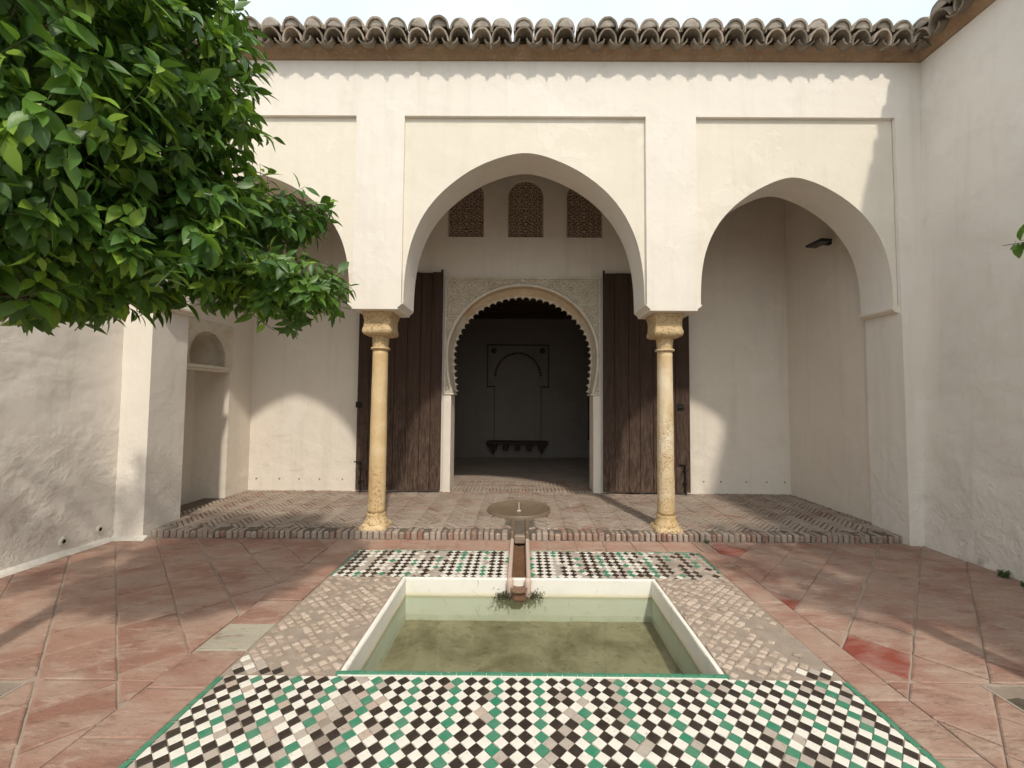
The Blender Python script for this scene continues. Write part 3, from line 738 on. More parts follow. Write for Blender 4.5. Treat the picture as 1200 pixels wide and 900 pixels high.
# concave bed: low in the middle
rr = [[(p[0], p[1], -0.02-0.028*math.sin(math.pi*k/8)-0.008*(1-i/seg)) for k, p in enumerate(r)] for i, r in enumerate(rr)]
b.rings(rr, closed=False, cap0=False, cap1=False); b.build('lower_bed', M['rust'], ch, smooth=True)
for sx in (-1, 1):
    cxx = -0.015+sx*0.080; b = MB()
    b.rbox(cxx-0.018, cxx+0.018, 3.47, YST-0.005, -0.06, 0.024, 0.008); b.build('kerb_stone', M['pink_marble'], ch)
    b = MB(); b.lathe([(0.0, 0.045), (0.014, 0.042), (0.024, 0.032), (0.028, 0.012), (0.027, -0.04), (0.024, -0.10), (0.012, -0.125), (0.0, -0.127)], (-0.015+sx*0.074, 3.445, -0.01), 18, cap0=False, cap1=False)
    b.build('scroll_end', M['pink_marble'], ch, smooth=True)
b = MB(); b.rbox(-0.072, 0.042, 3.39, 3.475, -0.145, -0.062, 0.02); b.build('spout', M['rust'], ch)
b = MB()
for k in range(420):
    sx = -1 if k % 5 < 3 else 1
    px = -0.015+sx*abs(random.gauss(0.115, 0.04)); py = 3.455-abs(random.gauss(0, 0.03)); pz = -0.135+abs(random.gauss(0, 0.028))
    dx, dy = random.gauss(0, 0.02), random.gauss(0, 0.02); b.add([(px-0.005, py, pz), (px+0.005, py, pz), (px+dx, py+dy, pz+random.uniform(0.006, 0.018))], [(0, 1, 2)])
tag(b.build('moss', M['moss'], ch, fix=False), kind='stuff')

# ------------------------------------------------------------------ portico facade
fac = thing('portico', (0.03, YF, 0), 'white portico with three arches under a tiled eave', 'portico')
def cr(pts, n):
    """smooth curve through points, n samples per span"""
    P = [Vector((*p, 0)) for p in pts]; out = []
    for i in range(len(P)-1):
        p0, p1, p2, p3 = P[max(i-1, 0)], P[i], P[i+1], P[min(i+2, len(P)-1)]
        for k in range(n):
            t_ = k/n; out.append(0.5*((2*p1)+(p2-p0)*t_+(2*p0-5*p1+4*p2-p3)*t_*t_+(3*p1-p0-3*p2+p3)*t_**3))
    out.append(P[-1]); return [(p.x, p.y) for p in out]
def arch_half(a_, zt, z0, p, q, n=46):
    out = []
    for k in range(n+1):
        x_ = a_*math.sin(math.pi/2*k/n)**(2/p); e_ = math.sqrt(x_*x_+0.0025)-0.05; e_ += x_/a_*(a_-math.sqrt(a_*a_+0.0025)+0.05)
        out.append((x_, z0+(zt-z0)*max(0.0, 1-min(1, e_/a_)**p)**(1/q)))
    return [o for o in out if o[1] > ZI+0.01]+[(a_, ZI)]
HC = arch_half(1.311, 4.219, 2.40, 1.45, 3.05)
HS = arch_half(1.04, 3.958, 2.45, 1.32, 3.1)
BAYS = [(-3.98, -1.843, -2.93, HS), (-1.312, 1.335, 0.011, HC), (1.886, 4.055, 2.97, HS)]
def bay(b, x0, x1, c, half):
    cur = [(c-x, z) for x, z in reversed(half)] + [(c+x, z) for x, z in half[1:]]
    cur = [(x+0.004*nz(z*3, c), z+0.004*nz(x*3, c+5)) for x, z in cur]
    pts = [(x0, ZI)] + cur + [(x1, ZI)]
    for k in range(len(pts)-1):
        (xa, za), (xb, zb_) = pts[k], pts[k+1]
        if xb-xa > 1e-5:
            b.quad((xa, YPAN, za), (xb, YPAN, zb_), (xb, YPAN, ZP), (xa, YPAN, ZP), 0)
            b.quad((xa, YFB, za), (xb, YFB, zb_), (xb, YFB, ZP), (xa, YFB, ZP), 1)
        b.quad((xa, YPAN, za), (xb, YPAN, zb_), (xb, YFB, zb_), (xa, YFB, za), 1)
for x0, x1, c, h in BAYS:
    b = MB(); bay(b, x0, x1, c, h); b.build('arch_panel', [M['panel'], M['facade']], fac, fix=False, smooth=True, angle=30)
b = MB()
b.box(-4.6, 4.9, YF, YFB+0.002, ZP, 5.36)
b.box(-1.843, -1.312, YF, YFB+0.002, ZI, ZP); b.box(1.335, 1.886, YF, YFB+0.002, ZI, ZP)
b.box(-4.6, -3.98, YF, YFB+0.002, -0.1, ZP); b.box(4.06, 4.9, YF, YFB+0.002, -0.1, ZP)
b.build('wall', M['facade'], fac)
for x0, x1, e0, e1 in ((-1.891, -1.301, 0.050, 0.045), (1.323, 1.929, 0.045, 0.050)):
    b = MB(); y0, y1 = YF-0.002, YFB+0.003
    rg = []
    for k, z in ((0.0, ZI), (0.10, ZI-0.012), (0.25, ZI-0.014), (0.55, ZI-0.030), (1.0, ZI-0.046), (1.0, ZI-0.066)):
        rg.append([(x0+e0*k, y0, z), (x1-e1*k, y0, z), (x1-e1*k, y1, z), (x0+e0*k, y1, z)])
    b.rings(rg); b.build('impost', M['facade'], fac)
b = MB(); y0, y1 = YPAN-0.01, YFB+0.008
b.rings([[(3.985+e, y0, z), (4.07, y0, z), (4.07, y1, z), (3.985+e, y1, z)] for e, z in ((0.012, ZI+0.004), (0.0, ZI-0.004), (0.0, ZI-0.03), (0.03, ZI-0.055), (0.05, ZI-0.064))]); b.build('impost', M['panel'], fac)
b = MB()
b.rings([[(-3.90-e, y0, z), (-4.0, y0, z), (-4.0, y1, z), (-3.90-e, y1, z)] for e, z in ((0.012, ZI+0.004), (0.0, ZI-0.004), (0.0, ZI-0.03), (0.03, ZI-0.055), (0.05, ZI-0.064))]); b.build('impost', M['panel'], fac)
CORN = [(0.004, 0.0), (-0.022, 0.0), (-0.026, 0.012), (-0.034, 0.022), (-0.050, 0.036), (-0.062, 0.052), (-0.092, 0.080), (-0.100, 0.098), (-0.100, 0.128), (0.25, 0.128)]
b = MB(); b.extrude_x([(YF+o, ZE+h) for o, h in CORN], -4.6, 4.42); b.build('cornice', M['cornice'], fac)
gc = MB(); gc.box(XGL-0.4, XGR+0.4, YFB, YB+0.35, 5.30, 5.40); gc.build('gallery_ceiling', M['ceiling_wood'], fac)

# eave tiles: shell meshes shared between copies
def tile_shell(name, L, w0, w1, h0, h1, th, mats, up=True, n=14):
    """half-barrel tile running along +Y from its lip at the origin"""
    b = MB(); sg = 1 if up else -1; st = 6
    O, I = [], []
    for k in range(st+1):
        u = k/st; w, h = w0+(w1-w0)*u, h0+(h1-h0)*u; y = L*u
        o_, i_ = [], []
        for q in range(n+1):
            a_ = math.pi*q/n; wob = 1+0.025*nz(q*0.7, k*0.9, w0*50)
            o_.append((w*math.cos(a_)*wob, y, sg*h*math.sin(a_)*wob)); i_.append(((w-th)*math.cos(a_)*wob, y, sg*(h-th)*math.sin(a_)*wob))
        O.append(o_); I.append(i_)
    b.rings(O, False, False, False); b.rings(I, False, False, False)
    for q in range(n):
        b.quad(O[0][q], O[0][q+1], I[0][q+1], I[0][q]); b.quad(O[st][q], O[st][q+1], I[st][q+1], I[st][q])
    for e in (0, n):
        for k in range(st): b.quad(O[k][e], O[k+1][e], I[k+1][e], I[k][e])
    return b.mesh(name, mats, smooth=True)
COVER = [tile_shell('roof_tile', 0.46, 0.104+0.003*k, 0.082, 0.128+0.006*k, 0.10, 0.017, M['rooftile'] if k % 2 else M['rooftile_b']) for k in range(3)]
COVER2 = [tile_shell('roof_tile', 0.46, 0.106+0.003*k, 0.085, 0.112+0.004*k, 0.10, 0.019, M['rooftile'] if k % 2 else M['rooftile_b']) for k in range(3)]
PAN = tile_shell('pan_tile', 0.46, 0.085, 0.10, 0.06, 0.07, 0.016, M['rooftile_b'], up=False)
def plug_mesh():
    b = MB(); n = 14; rg = []
    for y, k in ((0.0, 0.90), (-0.010, 0.80), (-0.014, 0.5)):
        rg.append([(0.100*k*math.cos(math.pi*q/n)*(1+0.05*nz(q, y*90)), y+0.004*nz(q*0.8, 3), 0.030+0.100*k*math.sin(math.pi*q/n)*(1+0.05*nz(q, y*70, 3))) for q in range(n+1)])
    b.rings(rg, True, True, True); return b.mesh('mortar_plug', M['mortar_plug'], smooth=True)
PLUG = plug_mesh()
for m_ in COVER+COVER2+[PAN]: m_.set_sharp_from_angle(angle=R(45))
def eave(roof, base, n, start, along, inward, slope=R(17)):
    """n tile columns from start along a direction; inward = direction up the roof"""
    A, Iw = Vector(along), Vector(inward); Z = Vector((0, 0, 1))
    up = (Iw*math.cos(slope)+Z*math.sin(slope)); nrm = A.cross(up).normalized()
    if nrm.z < 0: nrm = -nrm
    rot = Matrix(((A.x, up.x, nrm.x, 0), (A.y, up.y, nrm.y, 0), (A.z, up.z, nrm.z, 0), (0, 0, 0, 1)))
    if rot.determinant() < 0: rot = Matrix(((-A.x, up.x, nrm.x, 0), (-A.y, up.y, nrm.y, 0), (-A.z, up.z, nrm.z, 0), (0, 0, 0, 1)))
    for i in range(n):
        p = Vector(start)+A*(i*0.2225+random.gauss(0, 0.004))
        def put(name, me, off, ox=0.0):
            j = Matrix.Rotation(random.gauss(0, 0.05), 4, 'Z') @ Matrix.Rotation(random.gauss(0, 0.08), 4, 'Y')
            m = Matrix.Translation(p+A*ox+up*off[0]+nrm*off[1]) @ rot @ j
            link_mesh(name, me, roof, world_m=m)
        put('roof_tile', random.choice(COVER), (random.gauss(0, 0.006), 0.0))
        put('roof_tile', random.choice(COVER2), (0.035+random.gauss(0, 0.008), 0.118+random.gauss(0, 0.004)))
        put('mortar_plug', PLUG, (0.055+random.gauss(0, 0.004), 0.118))
        put('pan_tile', PAN, (0.03+random.gauss(0, 0.006), 0.045), 0.111)
        put('roof_tile', random.choice(COVER2), (0.42+random.gauss(0, 0.01), 0.135))
roof = MB(); roof.add([(-4.6, YF-0.10, 5.372), (4.6, YF-0.10, 5.372), (4.6, YF+2.6, 6.16), (-4.6, YF+2.6, 6.16), (-4.6, YF-0.10, 5.345), (4.6, YF-0.10, 5.345), (4.6, YF+2.6, 6.10), (-4.6, YF+2.6, 6.10)],
    [(0, 1, 2, 3), (4, 7, 6, 5), (0, 4, 5, 1), (3, 2, 6, 7), (0, 3, 7, 4), (1, 5, 6, 2)])
roof_f = roof.build('roof', M['rooftile_b'], fac)
eave(roof_f, None, 38, (-4.02, YF-0.205, 5.278), (1, 0, 0), (0, 1, 0))

# ------------------------------------------------------------------ columns
def column(x, label, mat, lean):
    o = thing('marble_column', (x, 4.625, 0.0), label, 'column', 'columns carrying the middle arch')
    c = (x, 4.625, 0)
    def sh(mb): mb.v = [(v[0]+lean*(v[2]-2.4), v[1], v[2]) for v in mb.v]; return mb
    b = MB(); pr = [(0.099, 0.24), (0.0945, 0.28)]
    for k in range(26):
        z = 0.34+k*(2.06-0.34)/25; pr.append((0.0935-0.0105*(k/25)**1.2+0.0015*nz(z*7, x), z))
    b.lathe(pr, c, 40, fn=lambda r, z, a_: r+0.0022*nz(math.cos(a_)*2.2, math.sin(a_)*2.2, z*4+x)+(-0.004*max(0, nz(math.cos(a_)*9, math.sin(a_)*9, z*18)) if z < 0.9 else 0)); sh(b).build('shaft', mat, o, smooth=True)
    b = MB(); b.lathe([(0.088, 2.052), (0.103, 2.056), (0.107, 2.066), (0.103, 2.076), (0.088, 2.08)], c, 40, cap0=False, cap1=False); b.build('astragal', mat, o, smooth=True)
    b = MB(); b.lathe([(0.082, 2.07), (0.085, 2.12), (0.088, 2.17), (0.094, 2.20), (0.10, 2.215)], c, 72, cap0=False, cap1=False, fn=lambda r, z, a_: r*(1+0.045*abs(math.cos(7*a_)))); b.build('capital_neck', M['capital'], o, smooth=True)
    b = MB(); rg = []
    for z, hw, rd in ((2.198, 0.10, 0.95), (2.205, 0.135, 0.75), (2.218, 0.156, 0.35), (2.24, 0.166, 0.22), (2.268, 0.164, 0.20), (2.30, 0.154, 0.22), (2.37, 0.152, 0.16), (2.405, 0.158, 0.14), (2.43, 0.166, 0.12), (2.463, 0.172, 0.12), (2.466, 0.170, 0.12)):
        ring = []
        for k in range(48):
            a_ = 2*math.pi*k/48; ca, sa = math.cos(a_), math.sin(a_); e = 2/(2+10*(1-rd))
            sx_ = math.copysign(abs(ca)**e, ca)*hw; sy_ = math.copysign(abs(sa)**e, sa)*hw
            w = 1+0.022*nz(sx_*22, sy_*22, z*22)+0.012*nz(sx_*70, sy_*70, z*70)
            ring.append((c[0]+sx_*w, c[1]+sy_*w, z))
        rg.append(ring)
    b.rings(rg); b.build('capital', M['capital'], o, smooth=True, angle=50)
    b = MB(); bl = [(0.128, 0.118), (0.130, 0.130), (0.124, 0.150), (0.112, 0.172), (0.104, 0.19), (0.102, 0.205), (0.105, 0.222), (0.103, 0.235), (0.096, 0.245)]
    b.lathe(bl, c, 40, fn=lambda r, z, a_: r*(1+0.02*nz(math.cos(a_)*4, math.sin(a_)*4, z*30+x))); sh(b).build('base', mat, o, smooth=True)
    b = MB(); rg = []
    for z, hw in ((-0.01, 0.152), (0.06, 0.152), (0.088, 0.150), (0.10, 0.146), (0.115, 0.134), (0.128, 0.120)):
        ring = []
        for k in range(40):
            a_ = 2*math.pi*k/40; ca, sa = math.cos(a_), math.sin(a_); m_ = (abs(ca)**7+abs(sa)**7)**(1/7)
            w = 1+0.035*nz(ca*3+x, sa*3, z*12)
            ring.append((c[0]-0.005+ca/m_*hw*w+lean*(z-2.4), c[1]+sa/m_*hw*w, z))
        rg.append(ring)
    b.rings(rg); b.build('plinth', M['capital'] if x > 0 else mat, o, smooth=True, angle=40)
    return o
column(-1.612, 'honey coloured marble column with heavily pitted foot, on the step edge', M['marble_a'], 0.002)
column(1.612, 'paler mottled marble column with whitish streaks, on a chipped square plinth', M['marble_b'], 0.0)

# ------------------------------------------------------------------ gallery walls
gw = thing('gallery_wall', (0, YB, ZG), 'white back wall of the arcade with carved lattice windows and horseshoe doorway', 'wall')
LAT = [(-1.188, -0.620), (-0.246, 0.322), (0.683, 1.249)]; LZ0, LZ1 = 4.055, 4.975
b = MB(); Y1 = YB+0.30
b.box(-5.3, -1.212, YB, Y1, 0.0, 3.415); b.box(1.212, 5.3, YB, Y1, 0.0, 3.415)
b.box(-5.3, 5.3, YB, Y1, 3.415, LZ0); b.box(XGL-0.3, XGR+0.3, YB, Y1, LZ1, 5.34)
xx = [XGL-0.3] + [v for l in LAT for v in l] + [XGR+0.3]
for k in range(0, len(xx), 2): b.box(xx[k], xx[k+1], YB, Y1, LZ0, LZ1)
b.build('wall', M['gallery'], gw)
def carve(x, z, k):
    """arabesque field, mirrored left and right"""
    x = abs(x); w = 0.55*math.sin(z*k*0.5)+0.3*math.sin(x*k*0.31+1.0); v = 0.6*math.sin(x*k*0.55+0.7)
    a_ = math.cos(k*x+2.0*w)*math.cos(k*z+2.0*v)
    r1 = math.hypot((x*k/6.283) % 1.9-0.95, (z*k/6.283) % 2.3-1.15)
    b_ = math.cos(7.5*r1+1.6*math.atan2((z*k/6.283) % 2.3-1.15, (x*k/6.283) % 1.9-0.95))
    return 0.55*a_+0.6*b_
for (x0, x1) in LAT:
    cx = (x0+x1)/2; b = MB(); nx, nzz = 150, 240
    gridv = []
    for j in range(nzz+1):
        for i in range(nx+1):
            x = x0+(x1-x0)*i/nx; z = LZ0+(LZ1-LZ0)*j/nzz
            f_ = carve(x-cx, z-LZ0, 122.0); bx = min(i, nx-i)/nx*(x1-x0); bz = min(j, nzz-j)/nzz*(LZ1-LZ0)
            d_ = 0.0 if (bx < 0.02 or bz < 0.02) else (0.0 if f_ > 0.02 else 0.045*min(1, (0.02-f_)/0.15))
            gridv.append((x, YB+0.035+d_, z))
    fs = []; mi = []
    for j in range(nzz):
        for i in range(nx):
            q = (j*(nx+1)+i, j*(nx+1)+i+1, (j+1)*(nx+1)+i+1, (j+1)*(nx+1)+i); fs.append(q)
    b.add(gridv, fs)
    b.m = [1 if sum(gridv[i][1] for i in f)/4 > YB+0.035+0.022 else 0 for f in b.f]  # deep cells coloured dark: painted shade of the open holes
    la = b.build('lattice_panel', [M['lattice'], M['lattice_shade']], gw, fix=False)
    # plaster corners that round the head of the opening
    cb = MB(); rad = (x1-x0)/2; zc = LZ1-rad
    for sx in (-1, 1):
        pts = [(cx+sx*rad*math.cos(math.pi/2*k/10), zc+rad*math.sin(math.pi/2*k/10)) for k in range(11)]
        for k in range(10):
            (xa, za), (xb, zb2) = pts[k], pts[k+1]
            cb.quad((xa, YB+0.003, za), (xb, YB+0.003, zb2), (xb, YB+0.003, LZ1), (xa, YB+0.003, LZ1)); cb.quad((xa, YB+0.003, za), (xb, YB+0.003, zb2), (xb, YB+0.04, zb2), (xa, YB+0.04, za))
    cb.build('arched_head', M['gallery'], gw, fix=False)
# carved doorway surround
YS = YB-0.035
def arch_pt(u, a_, b_, c0, zl, pinch):
    """u in 0..1 from left foot over the crown to right foot"""
    ll = c0-zl; arc = math.pi/2*(a_+b_); tot = arc+2*ll; s = u*tot
    if s < ll: z = zl+s; k = (c0-z)/ll; return (-(a_-pinch*k*k), z)
    if s > ll+arc: z = c0-(s-ll-arc); k = (c0-z)/ll; return ((a_-pinch*k*k), z)
    t_ = math.pi*(1-(s-ll)/arc); return (a_*math.cos(t_), c0+b_*math.sin(t_))
NT, NR = 460, 52; AX, AB, AC, AZ, APN = 1.150, 1.075, 2.19, 1.62, 0.075
b = MB(); gv = []
for i in range(NT+1):
    px, pz = arch_pt(i/NT, AX, AB, AC, AZ, APN); dx, dz = px, pz-AC
    cand = []
    if abs(dx) > 1e-6: cand.append((1.212-abs(px))/abs(dx))
    if dz > 1e-6: cand.append((3.413-pz)/dz)
    tt = min(cand); 
    if dz < 0: ex, ez = math.copysign(1.212, px), pz
    else: ex, ez = px+dx*tt, pz+dz*tt
    for j in range(NR+1):
        w = j/NR; x, z = px+(ex-px)*w, pz+(ez-pz)*w
        dist = math.hypot(x-px, z-pz); rim = dist < 0.045; edge = min(1.212-abs(x), 3.413-z) < 0.03
        f_ = carve(x*1.02, z, 112.0)
        d_ = 0.0 if rim or edge else (0.006 if f_ > 0.05 else 0.006+0.026*min(1, (0.05-f_)/0.25))
        if rim: d_ = -0.012*math.sin(math.pi*min(1, dist/0.045))
        gv.append((x, YS+d_, z))
fs = [(i*(NR+1)+j, (i+1)*(NR+1)+j, (i+1)*(NR+1)+j+1, i*(NR+1)+j+1) for i in range(NT) for j in range(NR)]
b.add(gv, fs); b.build('carved_spandrel', M['stucco'], gw, fix=False)
b = MB(); NT2 = 40*10; rg = []
def scal(i, y):
    u = i/NT2; ph = (i % 10)/10; lob = abs(math.sin(math.pi*ph))**0.6; px, pz = arch_pt(u, 1.112, 0.98, 2.19, 1.62, 0.05)
    k = 0.048*(1-lob); L = math.hypot(px, pz-2.0); return (px*(1-k/L), y, pz-(pz-2.0)*k/L)
A0 = [(*arch_pt(i/NT2, AX, AB, AC, AZ, APN), ) for i in range(NT2+1)]
r0 = [(p[0], YS+0.0, p[1]) for p in A0]; r1 = [(p[0]*0.995, YB+0.12, p[1]-0.002) for p in A0]
mid = [arch_pt(i/NT2, 1.118, 0.99, 2.19, 1.62, 0.05) for i in range(NT2+1)]
r2 = [(p[0], YB+0.235, p[1]) for p in mid]
r3 = [scal(i, YB+0.25) for i in range(NT2+1)]; r4 = [scal(i, YB+0.30) for i in range(NT2+1)]
top_ = [(p[0]*1.08, YB+0.30, AC+(p[1]-AC)*1.08) for p in A0]
for m_i, (ra, rb) in enumerate(((r0, r1), (r1, r2), (r2, r3), (r3, r4), (r4, top_))):
    for i in range(NT2):
        crown = 0.27 < i/NT2 < 0.73
        b.quad(ra[i], ra[i+1], rb[i+1], rb[i], 1 if (m_i < 2 and crown) else 0)
b.build('scalloped_arch', [M['stucco'], M['stucco_warm']], gw, fix=False)
for sx in (-1, 1):
    b = MB(); x0, x1 = sorted((sx*1.095, sx*1.2115)); b.box(x0, x1, YS+0.004, YB+0.32, 0.0, 1.56); b.build('door_jamb', M['gallery'], gw)
    b = MB(); x0, x1 = sorted((sx*1.055, sx*1.2125)); b.rbox(x0, x1, YS-0.012, YB+0.33, 1.562, 1.60, 0.012); b.rbox(*sorted((sx*1.075, sx*1.212)), YS-0.004, YB+0.325, 1.602, 1.625, 0.006); b.build('jamb_impost', M['stucco'], gw)
for xs_, z in ((( -4.077, -3.722, -3.42, -3.105, -2.751), 0.26), ((2.789, 3.049, 3.44, 3.752, 4.03), 0.265)):
    for x in xs_:
        b = MB(); b.rings([[(x+r*math.cos(2*math.pi*k/10), y, z+r*math.sin(2*math.pi*k/10)) for k in range(10)] for r, y in ((0.013, YB), (0.012, YB-0.006), (0.006, YB-0.008))]); b.build('weep_cap', M['grey_stone'], gw)

sl = thing('gallery_side_wall', (XGL, 5.6, ZG), 'white end wall with a tall arched niche beside the lit patch', 'wall')
NY0, NY1, NZ1, NZ2 = 4.99, 5.856, 1.92, 2.50
b = MB(); X1 = XGL-0.55
for y0, y1, z0, z1 in ((4.826, NY0, 0, 5.34), (NY1, 6.34, 0, 5.34), (NY0, NY1, NZ2, 5.34)): b.box(X1, XGL, y0, y1, z0, z1)
b.quad((XGL-0.5, NY0, 0), (XGL-0.5, NY1, 0), (XGL-0.5, NY1, NZ2), (XGL-0.5, NY0, NZ2))
b.build('wall', M['gallery'], sl)
b = MB(); yc = (NY0+NY1)/2; hw = 0.335; zs = 2.02; nn = 28
arc = [(yc-hw*math.cos(math.pi*k/nn), zs+0.36*math.sin(math.pi*k/nn)) for k in range(nn+1)]
pts = [(NY0, NZ1), (yc-hw, NZ1)] + arc + [(yc+hw, NZ1), (NY1, NZ1)]
Xf = XGL+0.004
for k in range(len(pts)-1):
    (ya, za), (yb_, zb2) = pts[k], pts[k+1]
    if abs(yb_-ya) > 1e-6: b.quad((Xf, ya, za), (Xf, yb_, zb2), (Xf, yb_, NZ2), (Xf, ya, NZ2))
    b.quad((Xf, ya, za), (Xf, yb_, zb2), (XGL-0.5, yb_, zb2), (XGL-0.5, ya, za))
b.build('niche_arch', M['stucco'], sl, fix=False)
for k in range(17):
    for sg in (-1, 1):
        z = 1.945+k*0.024
        q = min(1, max(0.0, (z-zs)/0.36)); yy = yc+sg*hw*math.sqrt(max(0, 1-q*q))
        b = MB(); b.rbox(XGL-0.10, XGL+0.010, yy-0.035, yy+0.03, z, z+0.015, 0.004); b.build('rib', M['stucco'], sl)
b = MB(); b.rbox(XGL-0.2, XGL+0.022, NY0-0.01, NY1+0.02, 1.885, 1.93, 0.008); b.rbox(XGL-0.18, XGL+0.012, NY0, NY1+0.006, 1.855, 1.883, 0.006); b.build('niche_shelf', M['stucco'], sl)
for yy in (NY0+0.10, NY1-0.10):
    b = MB(); ring = []
    b.rings([[(XGL+d_, yy+r*math.cos(2*math.pi*k/20), 2.40+r*math.sin(2*math.pi*k/20)) for k in range(20)] for r, d_ in ((0.052, 0.002), (0.05, 0.016), (0.036, 0.016), (0.03, 0.006), (0.012, 0.012))]); b.build('roundel', M['stucco_warm'], sl, smooth=True, angle=30)
b = MB()
for y0, y1, z0, z1 in ((NY0-0.022, NY0, NZ1, NZ2+0.022), (NY1, NY1+0.022, NZ1, NZ2+0.022), (NY0, NY1, NZ2, NZ2+0.022)): b.rbox(XGL-0.01, XGL+0.014, y0, y1, z0, z1, 0.005)
b.build('niche_frame', M['stucco'], sl)
sr = thing('gallery_side_wall', (XGR, 5.6, ZG), 'plain shaded end wall of the arcade carrying a black floodlight', 'wall')
b = MB(); b.box(XGR, XGR+0.5, YFB+0.001, 6.34, 0, 5.34); b.build('wall', M['gallery'], sr)

# ------------------------------------------------------------------ doors
def door(x0, x1, label, seed, bolt_x):
    rd = random.Random(seed); cx = (x0+x1)/2; y0, y1 = YB-0.105, YB-0.050
    o = thing('wooden_door', (cx, YB-0.08, ZG), label, 'door', 'pair of open wooden door leaves')
    n = 7; ws = [rd.uniform(0.85, 1.15) for _ in range(n)]; tot = sum(ws); x = x0
    zt, zb_ = 3.455, ZG+0.025
    for w in ws:
        dx = (x1-x0)*w/tot; b = MB(); dz = rd.gauss(0, 0.003)
        b.rbox(x+0.002, x+dx-0.002, y0+rd.uniform(0, 0.006), y1, zb_+rd.uniform(0, 0.012), zt+dz, 0.005)
        b.build('plank', M['door'], o, origin=(x+dx/2, (y0+y1)/2, (zb_+zt)/2)); x += dx
    for z in (0.55, 1.75, 2.95):
        b = MB(); b.rbox(x0+0.02, x1-0.02, y1-0.001, y1+0.035, z, z+0.12, 0.004); b.build('batten', M['door'], o)
    b = MB(); xe = x1 if x1 < 0 else x0; b.lathe([(0.016, 3.35), (0.016, 3.50), (0.004, 3.505)], (xe+(-0.012 if x1 < 0 else 0.012), y0+0.02, 0), 10); b.build('pivot', M['iron'], o)
    b = MB(); b.tube([(bolt_x, y0-0.022, 0.53), (bolt_x, y0-0.022, ZG+0.002)], 0.011, 8); b.tube([(bolt_x-0.10, y0-0.02, 0.545), (bolt_x+0.012, y0-0.02, 0.545)], 0.010, 6)
    for z in (0.25, 0.44): b.rbox(bolt_x-0.03, bolt_x+0.03, y0-0.034, y0+0.002, z, z+0.02, 0.003)
    b.build('floor_bolt', M['iron'], o)
    b = MB(); b.rbox(bolt_x-0.10, bolt_x-0.01, y0-0.014, y0+0.002, 1.36, 1.45, 0.004); b.tube([(bolt_x-0.09, y0-0.02, 1.40), (bolt_x+0.01, y0-0.02, 1.40)], 0.009, 6); b.build('latch', M['iron'], o)
    return o
door(-2.515, -1.235, 'dark plank door leaf folded back behind the honey coloured column', 3, -2.43)
door(1.238, 2.553, 'dark plank door leaf with reddish worn planks behind the paler column', 8, 2.46)

# ------------------------------------------------------------------ inner chamber
icb = thing('inner_chamber', (0, 10.1, ZG), 'dim whitewashed chamber seen through the horseshoe doorway', 'chamber')
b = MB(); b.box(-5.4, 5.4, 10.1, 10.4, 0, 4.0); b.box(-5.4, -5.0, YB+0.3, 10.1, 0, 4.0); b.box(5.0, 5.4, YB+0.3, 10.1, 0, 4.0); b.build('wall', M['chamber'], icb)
b = MB(); b.box(-5.4, 5.4, YB+0.29, 10.4, 3.78, 3.9); ce = b.build('ceiling', M['ceiling_wood'], icb)
for k in range(9):
    b = MB(); y = YB+0.55+k*0.40; b.box(-5.0, 5.0, y, y+0.12, 3.60, 3.775); b.build('beam', M['ceiling_wood'], ce)
b = MB(); b.box(-3.5, 3.5, 10.05, 10.099, 3.50, 3.60); b.build('wall_plate', M['ceiling_wood'], icb)
# blind arch on the far wall
BX = -0.105; b = MB(); nn = 30
arc = [(BX-0.575*math.cos(math.pi*k/nn), 2.06+0.60*math.sin(math.pi*k/nn)*(1+0.0*k)) for k in range(nn+1)]
pts = [(BX-0.735, 1.83), (BX-0.575, 1.83)]+arc+[(BX+0.575, 1.83), (BX+0.735, 1.83)]
for k in range(len(pts)-1):
    (xa, za), (xb, zb2) = pts[k], pts[k+1]
    if abs(xb-xa) > 1e-6: b.quad((xa, 10.06, za), (xb, 10.06, zb2), (xb, 10.06, 2.83), (xa, 10.06, 2.83))
    b.quad((xa, 10.06, za), (xb, 10.06, zb2), (xb, 10.1, zb2), (xa, 10.1, za))
b.build('blind_arch', M['chamber'], icb, fix=False)
b = MB()
for x0, x1, z0, z1 in ((BX-0.76, BX-0.735, 1.83, 2.855), (BX+0.735, BX+0.76, 1.83, 2.855), (BX-0.735, BX+0.735, 2.83, 2.855), (BX-0.77, BX-0.56, 1.80, 1.83), (BX+0.56, BX+0.77, 1.80, 1.83)): b.box(x0, x1, 10.035, 10.1, z0, z1)
b.build('arch_frame', M['dark_wood'], icb)
b = MB()
for k in range(25):
    a_ = math.pi*(k+0.5)/25; xc, zc = BX-0.555*math.cos(a_), 2.06+0.58*math.sin(a_); b.lathe([(0.001, 0), (0.03, 0.0), (0.03, 0.04), (0.001, 0.045)], (0, 0, 0), 8); n8 = 8*4
    b.v[-n8:] = [(xc+v[0], 10.058-v[2], zc+v[1]) for v in b.v[-n8:]]
b.build('scallop_edge', M['dark_wood'], icb)
for sx in (-1, 1):
    b = MB(); b.lathe([(0.001, 0), (0.075, 0.0), (0.075, 0.02), (0.05, 0.03), (0.001, 0.034)], (0, 0, 0), 16); b.v = [(BX+sx*0.60+v[0], 10.058-v[2], 2.70+v[1]) for v in b.v]; b.build('roundel', M['dark_wood'], icb)
    b = MB(); b.box(BX+sx*0.575-0.008, BX+sx*0.575+0.008, 10.09, 10.1005, ZG, 1.80); b.build('niche_line', M['ceiling_wood'], icb)
